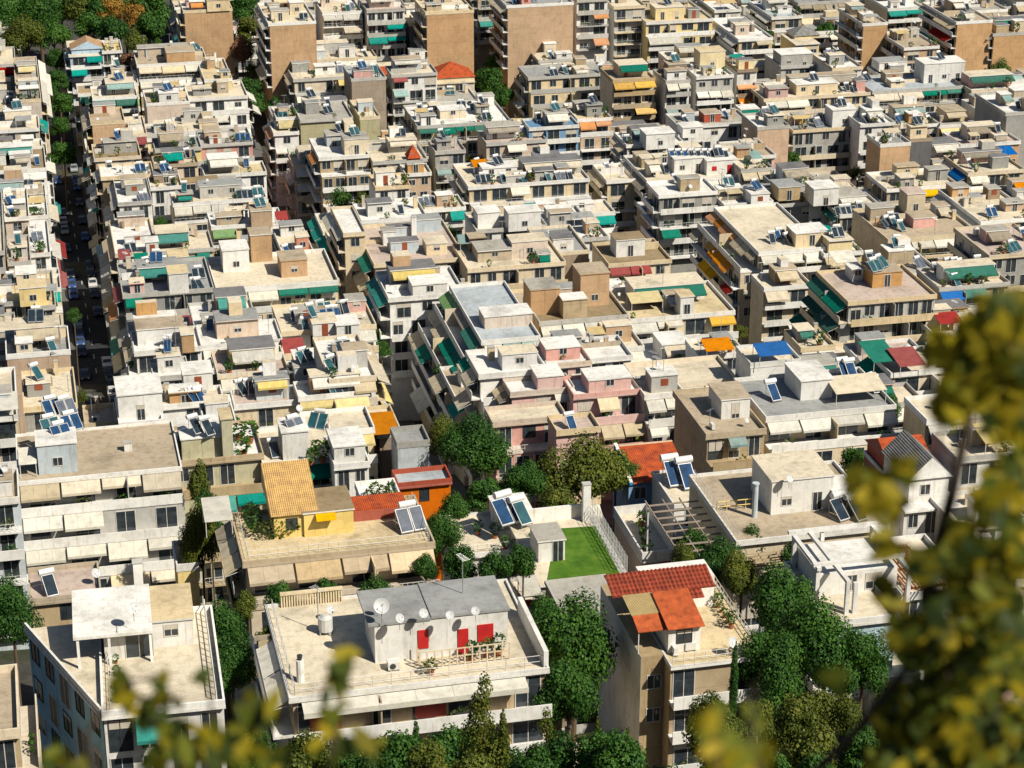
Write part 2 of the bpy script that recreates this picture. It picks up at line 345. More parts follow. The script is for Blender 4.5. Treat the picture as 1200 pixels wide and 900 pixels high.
def B(x0, x1, yf, yb, wall='C', front='--|0--', left='', right='', dz=0.0, roof='a', items=(), ref=None, desc=None, slab=None, par=.55, fh=3.05, H=None, rails=None, nlev=None, name='apartment_block', cat='apartment block', auto=True, back='', rot=0.0, bal=1.25, gable=None, w=None, d=None, dens=1.0, parc=None, gap=8.0, filler=False):
    if auto and not filler and dz > -1 and not ref: dz += rnd.uniform(-2.0, 2.2)
    b = Bld(); b.gap = gap; b.filler = filler; b.P0 = P0 = at(x0, yf, dz)
    ga = R(GA + rot); b.c = c = Vector((math.cos(ga), math.sin(ga), 0)); b.f = f = Vector((-math.sin(ga), math.cos(ga), 0))
    def solve(dirv, key, target, sign):
        lo, hi = .5, 90.0
        for _ in range(40):
            t = (lo+hi)/2; v = proj(P0+dirv*t)[key]
            if (v - target)*sign < 0: lo = t
            else: hi = t
        return lo
    b.w = w or solve(c, 0, x1, 1); b.d = d or max(3.0, solve(f, 1, yb, -1))
    b.x0, b.x1, b.yf, b.yb = x0, x1, yf, yb
    gz = ground(P0.y + b.d*.5); b.H = H or max(6.5, P0.z - gz + .6); H = b.H; b.fh = fh
    b.near = near = yf > 470
    b.root = empty(name, (P0.x, P0.y, P0.z - H), ga); b.z0 = P0.z; b.items = []; b.plants = []; b.huts = []
    b.rails = rails or rnd.choice(('s', 's', 'sr', 'rs', 'r')); b.ref = ref; b.dz = dz
    slab = slab or rnd.choice(('W', 'W', 'C', 'L')); b.wallc = wall; b.roofc = roof
    lf, ll, lr = parse(front), parse(left), parse(right)
    nl = nlev or (5 if near else 4)
    # walls: one box per level run, stepping outwards
    m = MB(); wm = wall_mat(wall); S = 0; cuts = [(0, 0.0)]
    for i, (sb, _) in enumerate(lf):
        if i and sb: S += sb; cuts.append((i, S))
    for k, (i, s) in enumerate(cuts):
        zt = -i*fh; zb = -H if k == len(cuts)-1 else -cuts[k+1][0]*fh
        e = .0015*k
        m.box(-e, b.w+e, -s, b.d+e, H+zb-.001*k, H+zt, wm)
    sl = 0
    for i, (sb, _) in enumerate(ll):
        if i and sb: sl += sb; m.box(-sl, -.003*i, -(S if False else 0)+.02*i, b.d-.02*i, 0, H-i*fh-.002, wm)
    m.build('wall', b.root); b.S = S; b.SL = sl
    Mf = lambda q: (q[0], -q[1], q[2]+H)
    Ml = lambda q: (-q[1], q[0], q[2]+H)
    Mr = lambda q: (b.w+q[1], q[0], q[2]+H)
    Z = lambda fn: fn
    def MM(fn): return lambda q: fn((q[0], q[1], q[2]))
    if front: facade(b, lambda q: (q[0], -q[1], q[2]+H), b.w, lf, H, near, nl, wall, slab, bal, dens)
    if left: facade(b, lambda q: (-q[1], q[0], q[2]+H), b.d, ll, H, near, 5, wall, slab, bal, dens)
    if right: facade(b, lambda q: (b.w+q[1], q[0], q[2]+H), b.d, lr, H, near, 4, wall, slab, bal, dens)
    if b.plants:
        m = MB()
        for q in b.plants:
            n = len(m.v); m.v += q.v; mp = [m.mi(t) for t in q.mats]
            m.f += [tuple(n+i for i in fc) for fc in q.f]; m.m += [mp[i] for i in q.m]
        m.build('balcony_foliage', b.root)
    if gable is None:
        m = MB(); ov = .45 if front else .06; sm = wall_mat(slab)
        m.box(-.12 if not left else -.35, b.w+.12, -ov, b.d+.08, H-.20, H+.03, sm, top=roof_mat(roof)); m.build('roof', b.root)
        if par > 0:
            m = MB(); t = .16; p = par; pm = wall_mat(parc or slab); x_, X_, y_, Y_ = (-.10 if not left else -.33), b.w+.10, -ov+.02, b.d+.06; z = H+.03
            m.box(x_, X_, y_, y_+t, z, z+p, pm); m.box(x_, X_, Y_-t, Y_, z, z+p+.002, pm)
            m.box(x_+.001, x_+t, y_+t, Y_-t, z, z+p-.002, pm); m.box(X_-t, X_-.001, y_+t, Y_-t, z, z+p-.002, pm); m.build('parapet', b.root)
    b.desc = desc or auto_desc(b, lf, ll, wall, roof)
    ctr = P0 + c*(b.w/2) - f*(b.S/2); b.ctr = ctr
    reg(b.root, b.desc, cat, ctr, None, ref, 'city buildings' if cat == 'apartment block' else None)
    b.thing = THINGS[-1]; BLDS.append(b)
    for it in items: ITEM[it[0]](b, *it[1:])
    if auto: clutter(b)
    return b
def auto_desc(b, lf, ll, wall, roof):
    cs = ''.join(x[1] for x in lf[:3]); ls = ''.join(x[1] for x in ll[:3])
    aw = []
    for ch in cs:
        if ch in AWC and ANAME[ch] not in aw: aw.append(ANAME[ch])
    la = []
    for ch in ls:
        if ch in AWC and ANAME[ch] not in la: la.append(ANAME[ch])
    s = CNAME[wall] + ' block'
    if aw: s += ' with ' + ' and '.join(aw[:2]) + ' awnings'
    elif la: s += ' with ' + la[0] + ' side awnings'
    elif not lf: s = 'blank-walled ' + CNAME[wall] + ' block'
    else: s += ' with ' + RNAME[roof] + ' flat roof'
    return s
def loc(b, px, py, z=0.0):                            # pixel on the plane z above the roof -> the building's own x, y
    P = atz(px, py, b.z0 + z) - b.P0; return P.dot(b.c), P.dot(b.f)
def pxm(b, x=0, y=0, z=0):                            # pixels per metre there
    return FP/proj(b.P0 + b.c*x + b.f*y + Vector((0,0,z)))[2]
def world(b, x, y, z=0): return b.P0 + b.c*x + b.f*y + Vector((0,0,z))
# ---- things and parts on a roof ----
def i_hut(b, px, py, wpx, hpx, d, col='C', roof='a', sty='', ref=None):
    x, y = loc(b, px, py); s = pxm(b, x, y); w = wpx/(s*.975); h = max(2.0, hpx/(s*.93)); H = b.H
    hut(b, x, y, w, d, h, col, roof, sty)
def hut(b, x, y, w, d, h, col='C', roof='a', sty=''):
    H = b.H; m = MB(); e = .13
    m.box(x, x+w, y, y+d, H+.02, H+h-.15, wall_mat(col)); ho = m.build('penthouse', b.root)
    m = MB(); ov = .35 if 'o' in sty else e
    m.box(x-e, x+w+e, y-ov, y+d+e, H+h-.15, H+h, wall_mat('W' if 'k' not in sty else col), top=roof_mat(roof)); m.build('penthouse_roof', ho)
    Mf = lambda q: (q[0]+x, y-q[1], q[2]+H)
    class T: pass
    t = T(); t.root = ho
    n = max(1, int(w/3.2)) if 'b' not in sty else 0
    for i in range(n):
        a = w*(i+.5)/n; r_ = rnd.random()
        if r_ < .4: q = (a-.45, a+.45, .06, 2.05, 'door')
        elif r_ < .85: q = (a-.5, a+.5, .95, 1.9, 'window')
        else: continue
        if 'r' in sty or 'q' in sty:
            mm = MB(); mm.box(q[0], q[1], -.02, .05, q[2]+.02, q[3], flat('brown_door', (.28,.07,.03), .6) if 'q' in sty else flat('red_shutter', (.5,.02,.02), .5), M=Mf); mm.build('door', ho)
        else:
            o = window(t, Mf, q[0], q[1], 0, q[2]+.02, q[3], b.near); o.name = q[4]
    if 's' in sty:
        pass
    b.huts.append((x, y, w, d, h)); return ho
def i_solar(b, px, py, n=1, c=0, z=0.0, yaw=None, big=1.0):
    x, y = loc(b, px, py, z+.8); solar(b, x, y, n, c, z, yaw, big)
def on_hut(b, x, y):
    for (hx, hy, hw, hd, hh) in b.huts:
        if hx-.2 < x < hx+hw+.2 and hy-.2 < y < hy+hd+.2: return hh
    return 0
SPROTO = {}
NS = [0]
def solar(b, x, y, n=1, c=0, z=0.0, yaw=None, big=1.0):
    if NS[0] >= 225 and not b.near or NS[0] >= 285: return
    NS[0] += 1
    x = min(max(x, .5), b.w-.5); y = min(max(y, .6), b.d-.6)
    z = z or on_hut(b, x, y)
    key = (n, c)
    if key not in SPROTO:
        root = empty('solar_water_heater', (0,0,-500)); mt = [flat('collector_glass_blue', (.015,.06,.15), .15, 0, .8, .4), flat('collector_glass_dark', (.02,.035,.05), .15, 0, .8, .4), flat('collector_glass_teal', (.02,.09,.11), .2, 0, .8, .4), flat('collector_glass_grey', (.10,.12,.16), .25, 0, .8, .4)][c]
        for k in range(n):
            m = MB(); xa = -n*.55 + k*1.1; zz = (.25, 1.55); yy = (-.75, .75)
            def ring(i0, i1, o):
                return [(xa+i0, yy[0], zz[0]+o), (xa+i1, yy[0], zz[0]+o), (xa+i1, yy[1], zz[1]+o), (xa+i0, yy[1], zz[1]+o)]
            m.hexa(ring(.04, 1.06, -.09)+ring(.04, 1.06, 0), metal()); m.hexa([(p[0], p[1]*.93, .9+(p[2]-.9)*.93+.004) for p in ring(.09, 1.01, 0)]+[(p[0], p[1]*.93, .9+(p[2]-.9)*.93+.014) for p in ring(.09, 1.01, 0)], mt); m.build('panel', root)
        m = MB(); m.cyl((-.65, .95, 1.75), (.65, .95, 1.75), .27, .27, flat('tank_white', (.75,.75,.74), .35), 12); m.build('tank', root)
        m = MB()
        for sx in (-n*.5, n*.5): m.cyl((sx, .8, 0), (sx, .8, 1.6), .03, .03, metal(), 4); m.cyl((sx, -.7, 0), (sx, -.7, .3), .03, .03, metal(), 4); m.cyl((sx, -.7, .05), (sx, .8, .05), .03, .03, metal(), 4)
        m.build('frame', root); note_kids(root); SPROTO[key] = root
    r = copy_tree(SPROTO[key]); P = world(b, x, y, z+.03); r.location = P; r.rotation_euler = (0, 0, R(GA) + R(rnd.uniform(-6, 32) if yaw is None else yaw)); r.scale = (big,)*3
    nm = ['', 'single', 'twin', 'triple', 'four'][n]; cn = ['blue', 'dark', 'teal', 'grey'][c]
    reg(r, f'{nm}-panel {cn} solar heater', 'solar heater', P+Vector((0,0,1)), b, None, 'solar water heaters on the roofs')
def i_dish(b, px, py, s=1.0, z=0.0):
    x, y = loc(b, px, py, z+1.2); dish(b, x, y, s, z)
DP = {}
ND = [0]
def dish(b, x, y, s=1.0, z=0.0):
    ND[0] += 1
    x = min(max(x, .3), b.w-.3); y = min(max(y, .3), b.d-.3); z = z or on_hut(b, x, y)
    if 'd' not in DP:
        root = empty('satellite_dish', (0,0,-500)); m = MB(); n = 14; mt = flat('dish_grey', (.55,.56,.57), .45)
        ax = Vector((.3, -.75, .58)).normalized(); e = ax.cross(Vector((0,0,1))).normalized(); g = e.cross(ax); C = Vector((0,0,1.3))
        rings = []
        for r, dp in ((.12, 0), (.32, .04), (.5, .11)): rings.append([C + ax*dp + e*(r*math.cos(2*math.pi*i/n)) + g*(r*math.sin(2*math.pi*i/n)) for i in range(n)])
        m.poly(rings[0], mt)
        for a_, b_ in zip(rings, rings[1:]):
            for i in range(n): j = (i+1) % n; m.poly([a_[i], a_[j], b_[j], b_[i]], mt)
        m.build('dish', root); m = MB(); m.cyl((0,0,0), (0,0,1.35), .03, .03, metal(), 5); m.build('mast', root)
        m = MB(); m.cyl(C-g*.45+ax*.08, C+ax*.55, .015, .015, metal(), 4); m.cyl(C+ax*.5, C+ax*.62, .04, .04, dark(), 6); m.build('arm', root); note_kids(root); DP['d'] = root
    r = copy_tree(DP['d']); P = world(b, x, y, z+.03); r.location = P; r.rotation_euler = (0,0,R(GA + rnd.uniform(-25, 25))); r.scale = (s*.68,)*3
    reg(r, 'small satellite dish' if s < 1.2 else 'large satellite dish', 'satellite dish', P+Vector((0,0,1.5)), b, None, 'satellite dishes on the roofs')
NA = [0]
def antenna(b, x, y, h=3.0, z=0.0):
    if NA[0] > 230 and not b.near or NA[0] > 285: return
    NA[0] += 1; x = min(max(x, .3), b.w-.3); y = min(max(y, .3), b.d-.3); z = z or on_hut(b, x, y)
    if 'a' not in DP:
        root = empty('tv_antenna', (0,0,-500)); m = MB(); m.cyl((0,0,0), (0,0,3), .045, .035, metal(), 5); m.build('mast', root)
        m = MB(); m.cyl((-.6,0,2.8), (.6,0,2.8), .018, .018, metal(), 4)
        for i in range(7): q = -.6+i*.2; m.cyl((q,-.35+i*.02,2.8), (q,.35-i*.02,2.8), .012, .012, metal(), 4)
        m.build('elements', root); m.parent = None if False else None; note_kids(root); DP['a'] = root
    r = copy_tree(DP['a']); P = world(b, x, y, z+.03); r.location = P; r.rotation_euler = (0,0,rnd.uniform(0,6)); r.scale = (1,1,h/3)
    reg(r, 'thin TV antenna mast', 'antenna', P+Vector((0,0,h)), b, None, 'antennas on the roofs')
def ac(b, x, y, z=0.0):
    x = min(max(x, .6), b.w-.6); y = min(max(y, .5), b.d-.5)
    if 'c' not in DP:
        root = empty('air_conditioner', (0,0,-500)); m = MB(); m.box(-.45,.45,-.18,.18,.12,.75, flat('ac_white', (.70,.70,.67), .5)); m.box(-.4,-.3,-.15,.15,0,.12, dark()); m.box(.3,.4,-.15,.15,0,.12, dark()); m.build('housing', root)
        m = MB(); m.cyl((-.1,-.17,.43), (-.1,-.20,.43), .25, .25, dark(), 10); m.build('fan', root); note_kids(root); DP['c'] = root
    r = copy_tree(DP['c']); P = world(b, x, y, z+.03); r.location = P; r.rotation_euler = (0,0,R(GA+rnd.choice((0,90,180,0))))
    reg(r, 'white outdoor air-conditioner unit', 'air conditioner', P+Vector((0,0,.5)), b, None, 'air conditioners on the roofs')
def tank(b, x, y, z=0.0):
    x = min(max(x, .8), b.w-.8); y = min(max(y, .8), b.d-.8)
    if 't' not in DP:
        root = empty('water_tank', (0,0,-500)); m = MB(); mt = flat('tank_plastic', (.62,.62,.60), .5); m.cyl((0,0,.3), (0,0,1.4), .55, .55, mt, 12); m.cyl((0,0,1.4), (0,0,1.6), .5, .2, mt, 12); m.build('body', root)
        m = MB(); [m.box(a-.05,a+.05,c_-.05,c_+.05,0,.3, metal()) for a in (-.4,.4) for c_ in (-.4,.4)]; m.build('stand', root); note_kids(root); DP['t'] = root
    r = copy_tree(DP['t']); P = world(b, x, y, z+.03); r.location = P
    reg(r, 'pale cylindrical water tank', 'water tank', P+Vector((0,0,.8)), b, None, 'water tanks on the roofs')
def chimney(b, x, y, h=1.2, w=.5, col='C'):
    m = MB(); z = b.H; m.box(x, x+w, y, y+w*.8, z+.02, z+h, wall_mat(col)); m.box(x-.06, x+w+.06, y-.06, y+w*.8+.06, z+h, z+h+.1, wall_mat('L')); m.build('chimney', b.root)
def i_chim(b, px, py, hpx, wpx=4, col='W'):
    x, y = loc(b, px, py); s = pxm(b, x, y); chimney(b, x, y, hpx/(s*.93), wpx/s, col)
NP = [0]
def plant(b, x, y, s=1.0, z=0.0):
    if NP[0] > 225 and not b.near or NP[0] > 290: return
    NP[0] += 1
    key = 'p%d' % rnd.randrange(3)
    if key not in DP:
        root = empty('potted_plant', (0,0,-500)); m = MB(); m.cyl((0,0,0), (0,0,.4), .2, .28, flat('terracotta', (.40,.14,.06), .8), 8); m.build('pot', root)
        m = MB(); bush(m, 0, 0, .95, .55, .55, .65, 70, GREEN() if key != 'p1' else OLIVE(), .17); m.build('foliage', root); note_kids(root); DP[key] = root
    r = copy_tree(DP[key]); P = world(b, x, y, z+.03); r.location = P; r.rotation_euler = (0,0,rnd.uniform(0,6)); r.scale = (s,s,s*rnd.uniform(.8,1.3))
    reg(r, 'bushy green potted plant' if key != 'p1' else 'olive-green potted plant', 'potted plant', P+Vector((0,0,.8)), b, None, 'potted plants on the roofs')
def i_plant(b, px, py, s=1.0): x, y = loc(b, px, py, .5); plant(b, x, y, s)
def i_canopy(b, px, py, wpx, d, c, h=2.4, drop=.7):   # free-standing cloth shade on posts
    x, y = loc(b, px, py, h-drop); s = pxm(b, x, y); w = wpx/(s*.975); m = MB(); H = b.H; mt = cloth_mat(c)
    m.hexa([(x,y,H+h-drop-.05),(x+w,y,H+h-drop-.05),(x+w,y+d,H+h-.05),(x,y+d,H+h-.05),(x,y,H+h-drop),(x+w,y,H+h-drop),(x+w,y+d,H+h),(x,y+d,H+h)], mt)
    o = m.build('shade_canopy', b.root)
    for (a, c_) in ((x+.1,y+.1),(x+w-.1,y+.1),(x+.1,y+d-.1),(x+w-.1,y+d-.1)): m = MB(); m.cyl((a,c_,H), (a,c_,H+h-(drop if c_ < y+.5 else 0)-.05), .05, .05, rail(), 5); m.build('post', o)
def i_pitch(b, px, py, wpx, d, h, rise, wallc, kind='red', ridge='x'):  # small house with tiled roof
    x, y = loc(b, px, py); s = pxm(b, x, y); w = wpx/(s*.975); H = b.H
    m = MB(); m.box(x, x+w, y, y+d, H+.02, H+h, wall_mat(wallc)); ho = m.build('penthouse', b.root)
    tm = {'red': tiles('red_tiles', (.52,.10,.03), (.30,.06,.03)), 'yel': tiles('yellow_tiles', (.66,.42,.16), (.45,.28,.12)), 'gry': tiles('grey_tiles', (.28,.28,.27), (.18,.18,.18)), 'tan': tiles('tan_tiles', (.55,.36,.2), (.4,.25,.14))}[kind]
    e = .3; z0 = H+h; m = MB(); A, Bq, Cq, Dq = (x-e,y-e,z0), (x+w+e,y-e,z0), (x+w+e,y+d+e,z0), (x-e,y+d+e,z0)
    if ridge == 'p': rr = [(x+w/2, y+d/2, z0+rise)]; m.poly([A,Bq,rr[0]], tm); m.poly([Bq,Cq,rr[0]], tm); m.poly([Cq,Dq,rr[0]], tm); m.poly([Dq,A,rr[0]], tm)
    elif ridge == 'x': r0, r1 = (x-e, y+d/2, z0+rise), (x+w+e, y+d/2, z0+rise); m.poly([A,Bq,r1,r0], tm); m.poly([Cq,Dq,r0,r1], tm); m.poly([A,r0,Dq], wall_mat(wallc)); m.poly([Bq,Cq,r1], wall_mat(wallc))
    elif ridge == 's': r0, r1 = (x-e, y+d+e, z0+rise), (x+w+e, y+d+e, z0+rise); m.poly([A,Bq,r1,r0], tm); m.poly([Cq,Dq,r0,r1], wall_mat(wallc)); m.poly([A,r0,Dq], wall_mat(wallc)); m.poly([Bq,Cq,r1], wall_mat(wallc))
    else: r0, r1 = (x+w/2, y-e, z0+rise), (x+w/2, y+d+e, z0+rise); m.poly([A,r0,r1,Dq], tm); m.poly([Bq,Cq,r1,r0], tm); m.poly([A,Bq,r0], wall_mat(wallc)); m.poly([Cq,Dq,r1], wall_mat(wallc))
    m.poly([A,Bq,Cq,Dq], wall_mat(wallc)); m.build('tiled_roof', ho); b.huts.append((x, y, w, d, h+rise*.5))
    class T: pass
    t = T(); t.root = ho
    if w > 2.5: window(t, lambda q: (q[0]+x, y-q[1], q[2]+H), w*.3, w*.3+1.0, 0, .9, min(h-.3, 2.0), b.near)
    return ho
def i_pergola(b, px, py, wpx, d, h=2.5, slats=8, col=None):
    x, y = loc(b, px, py, h); s = pxm(b, x, y); w = wpx/(s*.975); H = b.H; m = MB(); mt = col or wall_mat('W')
    for a in (x, x+w-.15):
        for c_ in (y, y+d-.15): m.box(a, a+.15, c_, c_+.15, H, H+h-.152, mt)
    for c_ in (y, y+d-.15): m.box(x-.2, x+w+.2, c_, c_+.15, H+h-.15, H+h, mt)
    for i in range(slats): a = x + (w-.1)*i/(slats-1); m.box(a, a+.1, y-.3, y+d+.3, H+h+.002, H+h+.12, mt)
    m.build('pergola_frame', b.root)
ITEM = dict(H=i_hut, S=i_solar, D=i_dish, K=i_chim, P=i_plant, C=i_canopy, T=lambda b, px, py, wp, hp, *r: i_pitch(b, px, py, wp, *r), G=i_pergola)
def clutter(b):
    """What stands on an Athens roof: stair huts, cabins with shades, heaters, aerials, units; kept clear of what is already there."""
    A = b.w*b.d
    if A < 20: return
    def clear(x, y, w_, d_, g=.5): return not any(x < hx+hw+g and x+w_ > hx-g and y < hy+hd+g and y+d_ > hy-g for hx, hy, hw, hd, hh in b.huts)
    free = lambda x, y: not any(hx-.8 < x < hx+hw+.8 and hy-1.4 < y < hy+hd+.5 for hx, hy, hw, hd, hh in b.huts)
    hc = rnd.choice('WWWCKTLQMG')
    for k in range(max(1, int(A/48))):
        if rnd.random() > (.92 if k == 0 else .72): continue
        big = k == 0 and rnd.random() < .6 and b.w > 8
        hw = rnd.uniform(.45, .75)*b.w if big else rnd.uniform(2.2, 5.0); hd = rnd.uniform(2.6, 5) if big else rnd.uniform(2, 3.2)
        hd = min(hd, b.d*.55); hw = min(hw, b.w-1.0)
        if hd < 1.6 or hw < 1.6: continue
        for _ in range(6):
            x, y = rnd.uniform(.4, b.w-hw-.3), rnd.uniform(b.d*.3 if big else .5, max(b.d*.3+.1, b.d-hd-.3))
            if clear(x, y, hw, hd): break
        else: continue
        hh = rnd.uniform(2.4, 3.1) if big else rnd.uniform(1.6, 2.9); col = hc if rnd.random() < .6 else rnd.choice('WCTKPLGNY')
        ho = hut(b, x, y, hw, hd, hh, col, rnd.choice('aagwtsd'), rnd.choice(('', '', 'o', 'q', 'b', 'ko')))
        if (big and rnd.random() < .8) or rnd.random() < .15:
            class T: pass
            t = T(); t.root = ho; o = awning(t, lambda q: (q[0]+x, y-q[1], q[2]+b.H), .2, hw-.2, .02, hh-.3, min(2.0, y-.1) if y > .8 else .7, .8, rnd.choice('wwwkkytgonm'))
        if big and rnd.random() < .35:               # a smaller box on top of the cabin
            w2, d2 = hw*rnd.uniform(.3, .5), hd*rnd.uniform(.5, .8); m = MB(); xx = x+rnd.uniform(0, hw-w2)
            m.box(xx, xx+w2, y+hd-d2, y+hd-.02, b.H+hh, b.H+hh+rnd.uniform(1.2, 2.4), wall_mat(rnd.choice('WCTL')), top=roof_mat('a')); m.build('stair_head', b.root)
    if A > 40 and rnd.random() < .35:                # steel and cane lean-to
        w_, d_ = rnd.uniform(2, 4), rnd.uniform(1.8, 3); x, y = rnd.uniform(.3, max(.4, b.w-w_-.3)), rnd.uniform(.3, max(.4, b.d-d_-.3))
        if clear(x, y, w_, d_, .1):
            m = MB(); mt = rnd.choice((cloth_mat(rnd.choice('wkkngto')), roof_mat('g'), flat('bamboo', (.55,.42,.20), .8))); H = b.H; h = rnd.uniform(2.0, 2.5)
            m.hexa([(x,y,H+h-.3),(x+w_,y,H+h-.3),(x+w_,y+d_,H+h),(x,y+d_,H+h),(x,y,H+h-.25),(x+w_,y,H+h-.25),(x+w_,y+d_,H+h+.05),(x,y+d_,H+h+.05)], mt)
            for (p, q) in ((x+.1,y+.1),(x+w_-.1,y+.1),(x+.1,y+d_-.1),(x+w_-.1,y+d_-.1)): m.box(p-.04, p+.04, q-.04, q+.04, H, H+h-.2, rail())
            m.build('roof_shelter', b.root); b.huts.append((x, y, w_, d_, .0))
    if b.d > 7 and rnd.random() < .5:                # party wall across the roof
        m = MB(); y = b.d*rnd.uniform(.3, .7); x0 = 0 if rnd.random() < .5 else b.w*.4; m.box(x0+.1, x0+b.w*.58, y, y+.16, b.H+.03, b.H+rnd.uniform(.7, 1.4), wall_mat(rnd.choice('WCLK'))); m.build('partition_wall', b.root)
    kk = 1.0 if not b.near else .5
    for _ in range(int(A/70*kk + rnd.random())):
        x, y = rnd.uniform(1.2, b.w-1.2), rnd.uniform(1, b.d-1)
        if free(x, y): solar(b, x, y, rnd.choice((1,1,2,2,3)), rnd.choice((0,1,1,1,2,3)))
    for (hx, hy, hw, hd, hh) in list(b.huts)[:2]:
        if hw > 2.6 and hd > 2 and hh > 1.5 and rnd.random() < .4: solar(b, hx+hw*.5, hy+hd*.5, 1 if hw < 3.2 else 2, rnd.choice((0,1,1,2)), hh)
    for _ in range(rnd.choice((0,1,1,2,3))): antenna(b, rnd.uniform(.8, b.w-.8), rnd.uniform(.8, b.d-.8), rnd.uniform(2.2, 4))
    if rnd.random() < .35: dish(b, rnd.uniform(1, b.w-1), rnd.uniform(1, b.d-1), rnd.uniform(.8, 1.3))
    if rnd.random() < .5:
        x, y = rnd.uniform(1, b.w-1), rnd.uniform(1, b.d-1)
        if free(x, y): ac(b, x, y)
    if rnd.random() < .2:
        x, y = rnd.uniform(1, b.w-1), rnd.uniform(1, b.d-1)
        if free(x, y): tank(b, x, y)
    for _ in range(rnd.choice((0,1,2,3))): chimney(b, rnd.uniform(.5, b.w-1), rnd.uniform(b.d*.3, b.d-1), rnd.uniform(.8, 2.4), rnd.uniform(.4, .9), rnd.choice('WCKLTN'))
    for _ in range(rnd.choice((0,0,1,2,3))):
        x = rnd.uniform(.6, b.w-.6)
        if free(x, .6) : plant(b, x, .55, rnd.uniform(.8, 1.6))
# ---------------- trees ----------------
CRN = {}
def crown_mesh(kind, seed, n, mat, size):
    key = (kind, seed, n, mat.name)
    if key in CRN: return CRN[key]
    r_ = random.Random(seed*31+5); m = MB(); k = m.mi(mat); lobes = []
    if kind == 'round':
        for _ in range(16):
            a, e = r_.uniform(0, 6.28), r_.uniform(-.7, 1.3); rr = r_.uniform(.35, .68)
            lobes.append((rr*math.cos(a)*math.cos(e), rr*math.sin(a)*math.cos(e), rr*math.sin(e)*.9, r_.uniform(.26, .46)))
    elif kind == 'cypress':
        for i in range(14): z = -1 + 2*i/13; lobes.append((r_.uniform(-.03,.03), r_.uniform(-.03,.03), z*.95, .16*(1-max(0, z))**.6*(.7+.3*min(1, (z+1)*3))+.03))
    else:                                            # loose, tiered conifer
        for i in range(20): z = -1+2*i/19; w_ = .75*(1-(z+1)/2)**.8; a = r_.uniform(0, 6.28); lobes.append((w_*.55*math.cos(a), w_*.55*math.sin(a), z, .12+w_*.45))
    tot = sum(l[3]**2 for l in lobes)
    for (lx, ly, lz, lr) in lobes:
        for _ in range(int(n*lr*lr/tot)):
            v = Vector((r_.gauss(0,1), r_.gauss(0,1), r_.gauss(0,1))).normalized(); q = lr*r_.uniform(.62, 1.08)
            P = Vector((lx, ly, lz)) + v*q
            nrm = (v*.9 + Vector((r_.uniform(-1,1), r_.uniform(-1,1), r_.uniform(-.3,1)))*.6).normalized()
            a = nrm.cross(Vector((r_.uniform(-1,1), r_.uniform(-1,1), r_.uniform(-1,1)))).normalized(); c = nrm.cross(a)
            s = size*r_.uniform(.5, 1.4); c = c*(s*.7); a = a*s
            i0 = len(m.v); m.v += [tuple(P-a), tuple(P-c), tuple(P+a), tuple(P+c)]; m.f.append((i0,i0+1,i0+2,i0+3)); m.m.append(k)
    CRN[key] = m.mesh('crown'); return CRN[key]
def tree(px, py, rpx, desc, kind='round', mat=None, dz=-7.0, hr=1.0, ref=None, n=None, name='tree', dist=None):
    P = at(px, py, dz) if not dist else ray(px, py)*dist + Vector((0,0,CAMZ)); s = FP/proj(P)[2]; r = rpx/s; mat = mat or GREEN()
    seed = rnd.randrange(4); n = n or (16000 if rpx > 28 else 6000 if rpx > 12 else 2500)
    gz = ground(P.y); hz = r*hr
    if kind == 'cypress': hz = r*hr; rr = r*.9
    else: rr = r
    base = Vector((P.x, P.y, min(gz, P.z-hz-.5)))
    root = empty(name, base)
    me = crown_mesh(kind, seed, n, mat, .030 if rpx > 28 else .05 if rpx > 12 else .08)
    o = bpy.data.objects.new('crown', me); SC.collection.objects.link(o); o.parent = root; o.location = (0,0,P.z-base.z); o.scale = (rr, rr, hz); o.rotation_euler = (0,0,rnd.uniform(0,6))
    m = MB(); bk = flat('bark', (.12,.08,.05), .9); top = P.z-base.z; tr = max(.12, r*.07)
    m.cyl((0,0,-.3), (.05*r,0,top-hz*.3), tr, tr*.6, bk, 8)
    if kind == 'round':
        for i in range(4): a = i*1.6+rnd.random(); m.cyl((.03*r,0,top-hz*.5), (math.cos(a)*r*.5, math.sin(a)*r*.5, top+hz*.25), tr*.5, tr*.15, bk, 5)
    else: m.cyl((0,0,top-hz*.3), (0,0,top+hz*.7), tr*.6, tr*.1, bk, 6)
    m.build('trunk', root)
    return reg(root, desc, 'tree', P, None, ref, 'trees')
# ---------------- ground, streets ----------------
def build_ground():
    xs = [-2500,-1200,-600] + list(range(-400, 401, 20)) + [600,1200,2500]; ys = [-300,-40,2,10,20,30,40,50,60,70,80,90,100,110,120,130] + list(range(140, 660, 12)) + [680,720,760,900,1200,2000,3500,5500]
    m = MB(); mt, nt, pb = _nodes('ground_earth', .95, .1)
    p = _pos(nt); n1 = _noise(nt, p, .08, 5); n2 = _noise(nt, p, 1.2, 4)
    base = _ramp(nt, n1, [(.35, (.05,.06,.03)), (.5, (.09,.085,.075)), (.65, (.055,.055,.05))])  # tones darkened to stand in for shade between the buildings
    nt.links.new(_mix(nt, .5, base, _ramp(nt, n2, [(.35, (.5,.5,.45)), (.6, (1,1,1))]), 'MULTIPLY'), pb.inputs['Base Color'])
    k = m.mi(mt)
    for y in ys:
        for x in xs: m.v.append((x, y, ground(y)))
    W_ = len(xs)
    for j in range(len(ys)-1):
        for i in range(W_-1): a = j*W_+i; m.f.append((a, a+1, a+W_+1, a+W_)); m.m.append(k)
    structure(m.build('ground'))
build_ground()
